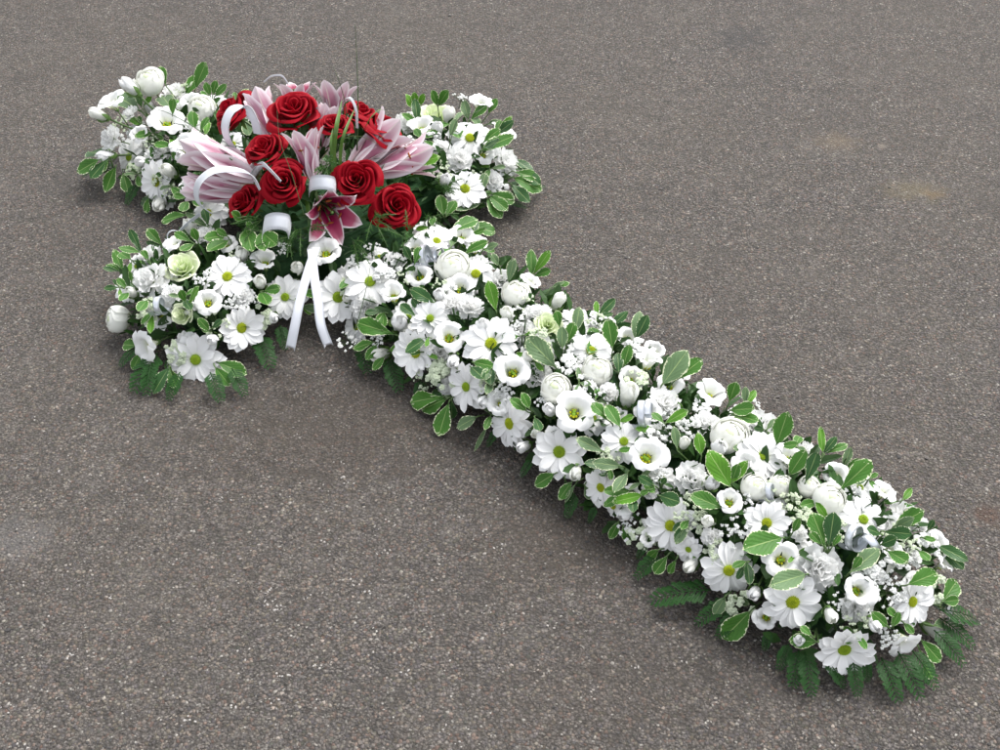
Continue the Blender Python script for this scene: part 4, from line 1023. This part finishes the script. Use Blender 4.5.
 ('small leaf under the end-facing daisy', 'g', [(900, 620, 914, 634, -.01), (896, 618, 888, 608, .01), (930, 624, 944, 622, -.02, 'y')]),
 ('mottled round leaf above the lowest daisy', 'g', [(816, 640, 788, 640, -.02, 'g', 1.05), (812, 636, 800, 626, 0)]),
 ('pale-backed leaf dropping under the near corner daisy', 'y', [(724, 594, 714, 616, -.03), (732, 596, 750, 604, -.02)]),
 ('long green leaf pointing to the asphalt under the foot', 'g', [(750, 608, 722, 640, -.05)]),
 ('pair of leaves hanging from the lower near flank', 'g', [(668, 552, 654, 574, -.03), (676, 556, 668, 574, -.03), (658, 548, 646, 560, -.03)]),
 ('curled leaf between the speckled bud and end daisy', 'g', [(886, 626, 872, 612, .01), (888, 626, 900, 612, .01)]),
]
for lb, k, tips in LV: sprig(lb, k, tips, wr=1.16, up=.011)

# ------------------------------------------------------------------ words for where filler stands
used = set()
def short(l):
    return l
def where(px, py, lead, maxw=16):
    c = sorted((math.hypot(f[0]-px, f[1]-py), f) for f in PLACED if f[2])
    for d, f in c[:8]:
        dx, dy = px-f[0], py-f[1]
        rel = ('just left of' if dx < 0 else 'just right of') if abs(dx) > abs(dy)*1.3 else ('just above' if dy < 0 else 'just below')
        if d < 6: rel = 'right beside'
        l = f'{lead} {rel} the {f[2]}'
        if l not in used and len(l.split()) <= maxw: used.add(l); return l
    for d, f in c[:14]:
        l = f'{lead} near the {f[2]}'
        if l not in used and len(l.split()) <= maxw: used.add(l); return l
    return None

# blooms half buried between the listed ones
extra = []; tries = 0
while len(extra) < 86 and tries < 20000:
    tries += 1
    a, b = U(-.53, 1.18), U(-.42, .42)
    q = SX*a+TX*b; x, y = CX+q.x, CY+q.y; h = dome(x, y)
    if h < .03 or math.hypot(x-BQ.x, y-BQ.y) < BQR*.98: continue
    px, py = pix(Vector((x, y, h))); p = hit(px, py)
    if (p-Vector((x, y, h))).length > .03: continue
    sc_ = depth(p)/1.9
    if min(math.hypot(px-s[0], (py-s[1])*1.2)*sc_ for s in FLC) < 13.5 or (extra and min(math.hypot(px-s[0], py-s[1]) for s in extra) < 16): continue
    extra.append((px, py))
XK = {'daisy': 'half-buried daisy', 'lis': 'half-buried lisianthus', 'carn': 'half-buried carnation', 'bud': 'small half-buried bud'}
xl = []
for px, py in extra:
    kd = R.choice(('daisy', 'lis', 'carn', 'carn', 'lis', 'daisy', 'bud'))
    lb = where(px, py, XK[kd])
    if lb: xl.append((kd, px, py, lb))
keep = list(PLACED)
for kd, px, py, lb in xl:
    flower(kd, px, py, U(12, 16)*(.6 if kd == 'bud' else 1)*(1.0 if py < 300 else 1.15), None, lb, {'daisy': .75, 'lis': .8, 'carn': .7, 'bud': None}[kd])
PLACED[:] = keep
# automatic filler: small sprigs between the blooms
def inside(px, py):
    d = ray(px, py); p = hit(px, py); return abs(p.z-dome(p.x, p.y)) < .01 and p.z > .02
spots = []
tries = 0
while len(spots) < 44 and tries < 6000:
    tries += 1
    a, b = U(-.52, 1.17), U(-.41, .41)
    q = SX*a+TX*b; x, y = CX+q.x, CY+q.y; h = dome(x, y)
    if h < .045 or math.hypot(x-BQ.x, y-BQ.y) < BQR*1.05: continue
    px, py = pix(Vector((x, y, h)))
    p = hit(px, py)
    if (p-Vector((x, y, h))).length > .03: continue
    if min(math.hypot(px-s[0], py-s[1]) for s in spots) < 22 if spots else False: continue
    if min(math.hypot(px-s[0], py-s[1]) for s in PLACED) < 8.5: continue
    spots.append((px, py))
for px, py in spots:
    lb = where(px, py, 'small leaf sprig')
    if not lb: continue
    n = R.choice((2, 3, 3, 4)); a0 = U(0, 6.28); tips = []
    for i in range(n):
        a = a0+i*6.28/n+U(-.5, .5); l = U(12, 21)
        tips.append((px, py, px+l*math.cos(a), py+l*math.sin(a)*.8, U(-.012, .012), R.choice('ggbdy'), U(.8, 1.1)))
    # seat the sprig a little below the petals
    sprig(lb, 'g', tips)

# foliage standing out round the edge of every arm
es = []; tries = 0
while len(es) < 36 and tries < 20000:
    tries += 1
    a, b = U(-.54, 1.2), U(-.43, .43)
    q = SX*a+TX*b; x, y = CX+q.x, CY+q.y; h = dome(x, y, 0, False)
    if not (.03 < h < .102) or math.hypot(x-BQ.x, y-BQ.y) < BQR*.95: continue
    nn = normal(x, y, False); o2 = Vector((nn.x, nn.y, 0))
    if o2.length < .35: continue
    o2.normalize()
    if es and min((Vector((x, y, 0))-e[1]).length for e in es) < .034: continue
    p = Vector((x, y, h)); px, py = pix(p)
    if min([math.hypot(px-s[0], py-s[1]) for s in PLACED if s[2] is None]) < 11: continue
    if o2.y < .1 and (py > 585 or min(math.hypot(px-s[0], py-s[1]) for s in FLC) < 17): continue
    es.append((p, Vector((x, y, 0)), o2, px, py))
for p, _, o2, px, py in es:
    lb = where(px, py, 'outward-pointing leaf sprig')
    if not lb: continue
    sd_ = Vector((-o2.y, o2.x, 0)); far = o2.y > -.1; tips = []
    for i in range(R.choice((2, 3, 3, 4))):
        L = U(.026, .054)*(1 if far else .82); d = (o2*U(.6, 1)+sd_*U(-.9, .9)+Vector((0, 0, U(.2, .9) if far else U(-.75, .25)))).normalized()*L
        t = p+d; t.z = max(t.z, .012); tx, ty = pix(t)
        tips.append((px, py, tx, ty, t.z-p.z, R.choice('gggbydd'), U(.8, 1.05)))
    b0 = p; root = bpy.data.objects.new('variegated_sprig', None); C.objects.link(root); root.empty_display_size = .02
    root.location = b0-normal(b0.x, b0.y, False)*.03; root.matrix_world = Matrix.Translation(root.location)
    mb = MB()
    for t in tips:
        p1 = at(t[2], t[3], b0.z+t[4]); add_leaf(root, b0, p1, t[5], t[6], U(-.4, .4))
        q = b0-root.location; mb.tube([Vector((0, 0, 0)), q*.6, q+(p1-b0)*.08], .0011, 5)
    link('stem', mb.build('stem', M['stem']), root)
    setp(root, lb, 'leaf sprig', 'variegated leaf sprigs in the flower cross')

# sprays of tiny florets (baby's breath and clustered filler)
def spray_t(var, big):
    rr = random.Random(4000+var+big*50); fl, st = MB(), MB()
    n = 26 if not big else 17
    st.tube([(0, 0, -.9), (0, 0, 0)], .022, 4)
    for i in range(n):
        w = rr.uniform(0, 6.28); q = math.sqrt(rr.random()); e = Vector((q*math.cos(w)*.95, q*math.sin(w)*.95, .55-.35*q*q+rr.uniform(-.12, .16)))
        if not big or i % 3 == 0: st.tube([(0, 0, -.1), tuple(e*.55), tuple(e)], .011, 3)
        r = rr.uniform(.085, .14) if not big else rr.uniform(.17, .25)
        for k in range(5 if big else 4):
            w2 = k*1.2566+rr.uniform(-.2, .2)
            fl.ball(e+Vector((math.cos(w2)*r*.62, math.sin(w2)*r*.62, rr.uniform(-.2, .25)*r)), r*.62, (1, 1, .6), 3, 5, .12)
        fl.ball(e+Vector((0, 0, r*.3)), r*.5, (1, 1, .8), 3, 5, .1)
    return fl.build('florets', M['floret'] if var % 3 else M['floretg'], False), st.build('stem', M['stem'])
SPR = [spray_t(i, 0) for i in range(5)]; SPB = [spray_t(i, 1) for i in range(4)]
hand = [(135, 130), (120, 125), (152, 143), (134, 170), (183, 88), (190, 128), (193, 305), (240, 256), (216, 322), (176, 352), (284, 250), (232, 300), (256, 318), (200, 281), (478, 178), (500, 190), (462, 98),
        (442, 170), (410, 142), (372, 250), (352, 262), (388, 272), (406, 276), (440, 285), (448, 290), (424, 380), (350, 340), (446, 376), (520, 318), (517, 326), (538, 340), (508, 392), (570, 358), (566, 366), (598, 322), (604, 330), (636, 380),
        (490, 385), (500, 376), (586, 386), (600, 396), (546, 444), (606, 460), (660, 478), (668, 430), (654, 440), (690, 424), (674, 418), (700, 408), (750, 500), (792, 506), (798, 512), (776, 496), (634, 530), (640, 536), (700, 520), (688, 510), (716, 552),
        (734, 532), (840, 605), (870, 568), (884, 578), (890, 592), (900, 560), (908, 545), (884, 634), (924, 545), (896, 538), (850, 500), (742, 606), (856, 626), (836, 530), (930, 588), (546, 400), (478, 330), (436, 372),
        (160, 178), (170, 192), (118, 142), (195, 142), (412, 124), (430, 136), (522, 300), (350, 286), (640, 350), (752, 404), (380, 340), (148, 312), (250, 300)]
k = 0
for px, py in hand:
    big = k % 3 == 0; lb = where(px, py, 'spray of tiny white florets' if not big else 'cluster of small white florets')
    k += 1
    if not lb: continue
    p = hit(px, py); d = facing(p, None); s = U(.016, .024)
    tp = R.choice(SPB if big else SPR)
    r_ = put([], 'floret_spray', p-d*s*.35, frame(d, U(0, 6.28)), s, lb, 'filler flower', 'sprays of tiny white filler florets')
    f_ = link('florets', tp[0], r_, Matrix.Identity(4)); f_['kind'] = 'stuff'
    link('stem', tp[1], r_, Matrix.Identity(4))

# ------------------------------------------------------------------ ferns at the skirt
def pinna_mesh(var):
    rr = random.Random(5000+var); mb = MB(); n = 8
    mb.tube([(0, 0, 0), (0, .5, .01), (0, .98, -.03)], .012, 3)
    for i in range(n):
        v = .08+.86*i/n; L = .20*math.sin(math.pi*(.30+.66*(1-v)))**.9*rr.uniform(.85, 1.1)
        for s in (-1, 1):
            a = .62; dx, dy = s*L*math.cos(a), L*math.sin(a)
            w = .062
            b = Vector((0, v, -.03*v*v)); t = b+Vector((dx, dy, rr.uniform(-.04, .02)))
            md = b.lerp(t, .5); pn = Vector((-dy, dx, 0)).normalized()*w
            mb.add([b+pn*.5, b-pn*.5, md-pn, t, md+pn], [(0, 1, 2, 4), (4, 2, 3)])
    b = Vector((0, .9, -.03)); mb.add([b+Vector((-.05, 0, 0)), b+Vector((.05, 0, 0)), b+Vector((0, .16, -.02))], [(0, 1, 2)])
    return mb.build('leaflet', M['fern'], False)
PIN = [pinna_mesh(i) for i in range(3)]
def frond(p0, p1, label, width=.28):
    root = bpy.data.objects.new('fern_frond', None); C.objects.link(root); root.location = p0; root.matrix_world = Matrix.Translation(p0); root.empty_display_size = .02
    d = p1-p0; L = d.length; mid = p0+d*.5+Vector((0, 0, L*.16))
    pts = []
    for i in range(9):
        t = i/8; pts.append((p0*(1-t)**2+mid*2*t*(1-t)+p1*t*t)-p0)
    for q in pts: q.z = max(q.z, .006-p0.z)
    mb = MB(); mb.tube(pts, lambda t: .0010*(1-.7*t), 5); link('stem', mb.build('stem', M['fern']), root)
    n = 10
    for i in range(n):
        t = .06+.90*i/n; k = int(t*8); q = t*8-k; p = pts[k].lerp(pts[min(k+1, 8)], q); tg = (pts[min(k+1, 8)]-pts[k]).normalized()
        up = Vector((0, 0, 1)); sd = tg.cross(up).normalized(); nz = sd.cross(tg)
        l = L*width*math.sin(math.pi*(.34+.62*t))**.8*R.uniform(.9, 1.1)
        for s in (-1, 1):
            y = (sd*s*.80+tg*.62+Vector((0, 0, U(-.14, .06)))).normalized(); z = (nz-y*nz.dot(y)).normalized(); x = y.cross(z)
            mw = Matrix.Translation(p) @ Matrix((x, y, z)).transposed().to_4x4() @ Matrix.Scale(l, 4)
            link('leaflet', R.choice(PIN), root, mw)
    setp(root, label, 'fern', 'dark fern fronds under the flowers')
FR = [
 ((158, 355), (132, 396), 'fern frond hanging below the tip of the near arm'),
 ((210, 372), (222, 404), 'small fern frond under the near arm\'s bottom daisy'),
 ((180, 372), (168, 402), 'dark fern frond under the dark leaf of the near arm'),
 ((258, 330), (272, 372), 'fern frond in the gap between near arm and ribbon tails'),
 ((280, 326), (286, 352), 'short fern frond behind the nearer ribbon tail'),
 ((140, 345), (118, 368), 'fern frond pointing out from the near arm tip'),
 ((362, 340), (368, 376), 'fern frond below the start of the shaft'),
 ((388, 358), (400, 394), 'fern frond beneath the pointed hanging bud'),
 ((112, 160), (82, 176), 'fern frond behind the far outer flank leaves'),
 ((138, 188), (126, 206), 'short fern frond under the head\'s near edge'),
 ((510, 180), (545, 186), 'fern frond reaching out from the far arm tip'),
 ((500, 192), (528, 208), 'fern frond on the shaded side of the far arm tip'),
 ((498, 420), (486, 448), 'fern frond under the drooping near-flank daisy'),
 ((532, 456), (520, 478), 'fern frond under the green-sepalled bud'),
 ((596, 505), (588, 524), 'short fern frond under the few-petalled daisy'),
 ((646, 545), (636, 560), 'tiny fern frond on the lower near flank'),
 ((712, 586), (646, 602), 'long fern frond lying flat on the asphalt before the foot'),
 ((730, 596), (694, 626), 'fern frond under the near corner daisy of the foot'),
 ((790, 640), (778, 672), 'fern frond under the mottled round leaf'),
 ((806, 648), (812, 700), 'longest fern frond trailing below the foot'),
 ((826, 660), (846, 690), 'fern frond under the lowest daisy'),
 ((880, 660), (900, 706), 'fern frond trailing from the end of the foot'),
 ((866, 662), (868, 684), 'short fern frond between lowest daisy and hanging lisianthus'),
 ((912, 650), (938, 692), 'fern frond behind the big hanging end leaf'),
 ((934, 630), (966, 668), 'fern frond splayed at the last corner of the foot'),
 ((944, 600), (980, 622), 'fern frond pointing away from the very end of the foot'),
 ((742, 606), (716, 640), 'fern frond behind the long green leaf under the foot'),
 ((800, 646), (792, 690), 'fern frond left of the longest trailing frond'),
 ((852, 664), (858, 700), 'fern frond straight below the lowest daisy'),
 ((896, 656), (922, 702), 'second fern frond trailing from the end of the foot'),
 ((940, 618), (976, 650), 'fern frond between the two outermost end fronds'),
 ((660, 552), (634, 580), 'fern frond beside the pair of leaves on the lower flank'),
 ((575, 496), (566, 520), 'fern frond under the large mid-shaft daisy'),
 ((420, 378), (418, 404), 'fern frond under the side-turned upper-shaft daisy'),
 ((232, 368), (246, 398), 'fern frond behind the big glossy leaf of the near arm'),
 ((152, 362), (146, 398), 'fern frond beside the dark leaf of the near arm'),
 ((770, 628), (764, 652), 'small fern frond between the long leaf and mottled leaf'),
]
for b, t, lb in FR:
    p0 = hit(*b); p0.z = max(.03, p0.z-.02); p1 = at(t[0], t[1], .008); frond(p0, p1, lb)

# fine soft fern and dark leaves around the bouquet skirt
def tuft(px, py, label, n=60, L=.055, dirpx=(0, 10)):
    p = hit(px, py); p.z -= .01
    root = bpy.data.objects.new('fine_fern', None); C.objects.link(root); root.location = p; root.empty_display_size = .02; root.matrix_world = Matrix.Translation(p)
    nn = (normal(p.x, p.y)+Vector((dirpx[0], -dirpx[1], 0))*.06).normalized()
    mb, ms = MB(), MB()
    for s in range(5):
        d = (nn+Vector((U(-1, 1), U(-1, 1), U(-.6, .6)))*.8).normalized(); e = d*L*U(.8, 1.2)-Vector((0, 0, L*.15))
        ms.tube([(0, 0, 0), tuple(e*.5+Vector((0, 0, .005))), tuple(e)], .0006, 4)
        for i in range(n//2):
            t = .2+.8*i/(n//2); q = e*t+Vector((0, 0, .01*t*(1-t))); l = L*.30*(1.15-t)
            dd = (d*.7+Vector((U(-1, 1), U(-1, 1), U(-1, 1)))).normalized()*l; w = dd.cross(nn).normalized()*.0007
            mb.add([q-w, q+w, q+dd], [(0, 1, 2)])
    o = link('needles', mb.build('needles', M['ferny'], False), root); o['kind'] = 'stuff'
    link('stem', ms.build('stem', M['stem']), root)
    setp(root, label, 'fine fern', 'soft fine fern around the bouquet')
for a in [(288, 232, 'feathery fern tuft beside the short wide ribbon loop'), (300, 224, 'feathery fern tuft between open red rose and open lily'), (262, 214, 'feathery fern tuft below the narrow red rose'),
          (425, 214, 'feathery fern tuft beside the lowest red rose'), (410, 236, 'feathery fern tuft under the lowest red rose'), (372, 214, 'feathery fern tuft between round rose and lowest rose'),
          (222, 226, 'feathery fern tuft over the near arm'), (352, 236, 'feathery fern tuft below the open lily'), (325, 160, 'feathery fern tuft behind the upright lily'), (440, 186, 'feathery fern tuft beyond the lowest rose')]:
    tuft(a[0], a[1], a[2])

# ------------------------------------------------------------------ grass blades and thin stems
def catmull(pts, n=8):
    P = [pts[0]*2-pts[1]]+pts+[pts[-1]*2-pts[-2]]; out = []
    for i in range(1, len(P)-2):
        for k in range(n):
            t = k/n; a, b, c, d = P[i-1], P[i], P[i+1], P[i+2]
            out.append(.5*((2*b)+(c-a)*t+(2*a-5*b+4*c-d)*t*t+(3*b-a-3*c+d)*t**3))
    out.append(P[-2]); return out
def strand(pp, r, label, m='grass', name='bear_grass', flat=None):
    pts = catmull([at(*q) for q in pp]); p0 = pts[0].copy(); mb = MB()
    if flat is None: mb.tube([q-p0 for q in pts], lambda t: r*(1-.75*t), 5)
    else:
        n = len(pts); w = Vector(flat).normalized(); vs = []
        for i, q in enumerate(pts):
            t = i/(n-1); hw = r*(math.sin(math.pi*(.12+.88*t)**1.0)**.6 if t < .995 else .02)
            up = w.cross((pts[min(i+1, n-1)]-pts[max(i-1, 0)]).normalized())
            vs += [q-p0-w*hw+up*hw*.25, q-p0, q-p0+w*hw+up*hw*.25]
        fs = [(3*i+k_, 3*i+k_+1, 3*i+k_+4, 3*i+k_+3) for i in range(n-1) for k_ in range(2)]
        mb.add(vs, fs)
    o = link(name, mb.build(name, M[m])); o.location = p0; setp(o, label, 'grass blade', 'long grass blades in the bouquet')
strand([(357, 150, .22), (358, 110, .29), (357, 62, .36), (355, 24, .42)], .0013, 'tall thin grass blade standing highest behind the bouquet')
strand([(345, 150, .22), (346, 110, .29), (340, 84, .34), (333, 66, .37)], .0010, 'faint thin grass blade leaning over the white lily tips')
strand([(304, 215, .20), (292, 175, .265), (280, 140, .31), (277, 110, .34)], .0008, 'dark hair-thin grass crossing the front roses')
strand([(232, 160, .22), (200, 131, .20), (168, 113, .18), (150, 108, .16)], .0013, 'long grass blade arching over the cross head')
strand([(448, 150, .15), (458, 120, .19), (476, 112, .2), (490, 104, .2)], .0010, 'thin grass blade over the top of the far arm')
strand([(355, 330, .12), (362, 306, .15), (368, 280, .18), (371, 262, .19)], .0009, 'dark wiry grass crossing the first shaft daisies')
strand([(336, 176, .20), (334, 150, .25), (337, 125, .29), (342, 100, .30)], .0042, 'broad green blade standing beside the small dark rose', 'blade', 'grass_blade', (1, -.3, 0))
strand([(333, 180, .20), (332, 160, .24), (331, 142, .27), (333, 128, .28)], .0024, 'narrow bright blade between the lilies', 'blade', 'grass_blade', (1, -.3, 0))
strand([(340, 180, .20), (341, 150, .25), (345, 132, .28), (356, 106, .29)], .0030, 'slender blade in front of the shaded red rose', 'blade', 'grass_blade', (1, -.3, 0))
strand([(336, 150, .24), (346, 138, .28), (362, 137, .28), (382, 146, .25)], .0032, 'arched green blade over the fan-shaped lily', 'blade', 'grass_blade', (.2, -.8, .5))
strand([(304, 180, .19), (308, 208, .165), (311, 235, .135), (309, 258, .12)], .0042, 'dark blade hanging beside the open lily', 'blade', 'grass_blade', (1, -.2, 0))
strand([(365, 128, .25), (371, 118, .28), (380, 110, .29), (388, 112, .28)], .0034, 'curled green blade on the wide red rose', 'blade', 'grass_blade', (.3, -.8, .3))

# ------------------------------------------------------------------ ribbons
def ribbon(name, pp, width, wv, label, m='ribbon', notch=False, group=None, world_pts=None):
    pts = catmull(world_pts if world_pts else [at(*q) for q in pp], 10); p0 = pts[0].copy(); n = len(pts)
    vs, fs, uv = [], [], []; th = .0004
    wv = [Vector(w).normalized() for w in (wv if isinstance(wv[0], (tuple, list)) else [wv, wv])]
    nu = 4
    for side in (1, -1):
        for i, q in enumerate(pts):
            t = i/(n-1); w = wv[0].lerp(wv[-1], t); tg = (pts[min(i+1, n-1)]-pts[max(i-1, 0)]).normalized(); w = (w-tg*w.dot(tg)).normalized(); nz = tg.cross(w)
            for j in range(nu+1):
                u = j/nu*2-1
                ex = tg*(-(1-abs(u))*width*1.5) if notch and i == n-1 else Vector()
                vs.append(q-p0+w*u*width/2+nz*(th*side+.0006*(1-u*u))+ex); uv.append((u*.5+.5, t*6))
    K = n*(nu+1)
    for s in (0, 1):
        for i in range(n-1):
            for j in range(nu):
                a = s*K+i*(nu+1)+j; f = (a, a+1, a+nu+2, a+nu+1); fs.append(f if s == 0 else f[::-1])
    for i in range(n-1):
        for j in (0, nu):
            a = i*(nu+1)+j; b = a+nu+1; fs.append((a, b, b+K, a+K))
    o = link(name, mesh(name, vs, fs, M[m], uv)); o.location = p0
    setp(o, label, 'ribbon', group or 'white satin ribbons in the bouquet')
ribbon('ribbon_loop', [(254, 160, .18), (232, 146, .21), (225, 128, .245), (231, 111, .27), (245, 108, .275), (254, 120, .26), (258, 134, .235)], .019, [(.75, -.65, .1), (.85, -.5, .1)], 'upper white ribbon arch beside the outermost dark-red rose')
ribbon('ribbon_loop', [(212, 214, .13), (198, 202, .155), (198, 184, .19), (213, 171, .215), (235, 170, .225), (251, 175, .22), (260, 190, .2)], .017, [(.7, -.7, .1), (.5, -.8, .1)], 'lower white ribbon arch over the slim lily bud')
ribbon('ribbon_loop', [(309, 191, .185), (311, 184, .22), (321, 182, .235), (333, 184, .225), (336, 190, .19)], .023, (.05, .5, .8), 'short white ribbon loop above the open lily')
ribbon('ribbon_loop', [(263, 232, .165), (265, 224, .195), (275, 221, .212), (287, 223, .20), (290, 231, .165)], .026, (.15, .5, .8), 'short wide ribbon loop below the open red rose')
ribbon('ribbon_tail', [(316, 248, .165), (309, 268, .165), (300, 300, .15), (295, 325, .125), (290, 350, .09)], .0145, (1, -.1, .15), 'ribbon tail with a notched end, on the near-arm side', notch=True)
ribbon('ribbon_tail', [(312, 250, .168), (314, 275, .16), (318, 300, .145), (321, 325, .12), (329, 347, .09)], .014, (1, .05, -.15), 'notched ribbon tail on the shaft side', notch=True)
ribbon('ribbon_strand', [(200, 214, .13), (185, 226, .12), (174, 238, .11), (163, 250, .10)], .007, (.3, .2, .9), 'thin ribbon end drooping between head and near arm')
ribbon('ribbon_strand', [(264, 82, .27), (272, 76, .30), (282, 76, .31), (288, 84, .29)], .003, (.2, .2, .9), 'hair-thin ribbon arc behind the white lily tips')
ribbon('ribbon_strand', [(342, 102, .27), (350, 98, .295), (356, 110, .29), (357, 128, .26)], .005, (.7, -.3, .5), 'narrow ribbon curl behind the upright blades')
ribbon('ribbon_strand', [(252, 176, .2), (262, 165, .23), (270, 170, .235), (281, 182, .22)], .012, (.1, -.4, .8), 'small ribbon fold behind the front-centre rose')
def curl(px, py, lift, rad, turns, width, axis, label):
    p = hit(px, py)+Vector((0, 0, lift)); ax = Vector(axis).normalized(); a = ax.cross(Vector((0, 0, 1))).normalized(); b = ax.cross(a)
    pts = []
    n = int(turns*8)
    for i in range(n+1):
        w = i/8*2*math.pi; rr_ = rad*(1-.18*i/n); pts.append(p+(a*math.cos(w)+b*math.sin(w))*rr_+ax*(i/n-.5)*width*1.6)
    ribbon('ribbon_curl', None, width, axis, label, 'silver', False, 'silver ribbon curls tucked among the flowers', pts)
curl(425, 262, .012, .019, 1.6, .012, (.9, -.3, .25), 'silver ribbon curl on the upper shaft')
curl(437, 260, .012, .013, 1.3, .010, (.5, -.8, .3), 'smaller silver curl touching the upper shaft curl')
curl(643, 420, .010, .020, 1.9, .010, (.95, -.25, .2), 'coiled silver ribbon in the middle of the shaft')
curl(852, 544, .012, .017, 1.5, .010, (.6, -.7, .3), 'silver ribbon curl on the foot above the long-cupped lisianthus')
curl(866, 549, .008, .012, 1.2, .010, (.9, .3, .2), 'small silver curl beside the foot\'s ribbon curl')
curl(160, 311, .010, .015, 1.4, .010, (.95, -.2, .1), 'silver ribbon curl on the near arm')
curl(768, 497, .008, .013, 1.2, .008, (.8, -.4, .4), 'silver ribbon curl behind the yellow-eyed foot daisy')
curl(174, 240, .006, .013, 1.1, .007, (.4, -.8, .4), 'silver ribbon curl at the gap behind the near arm')
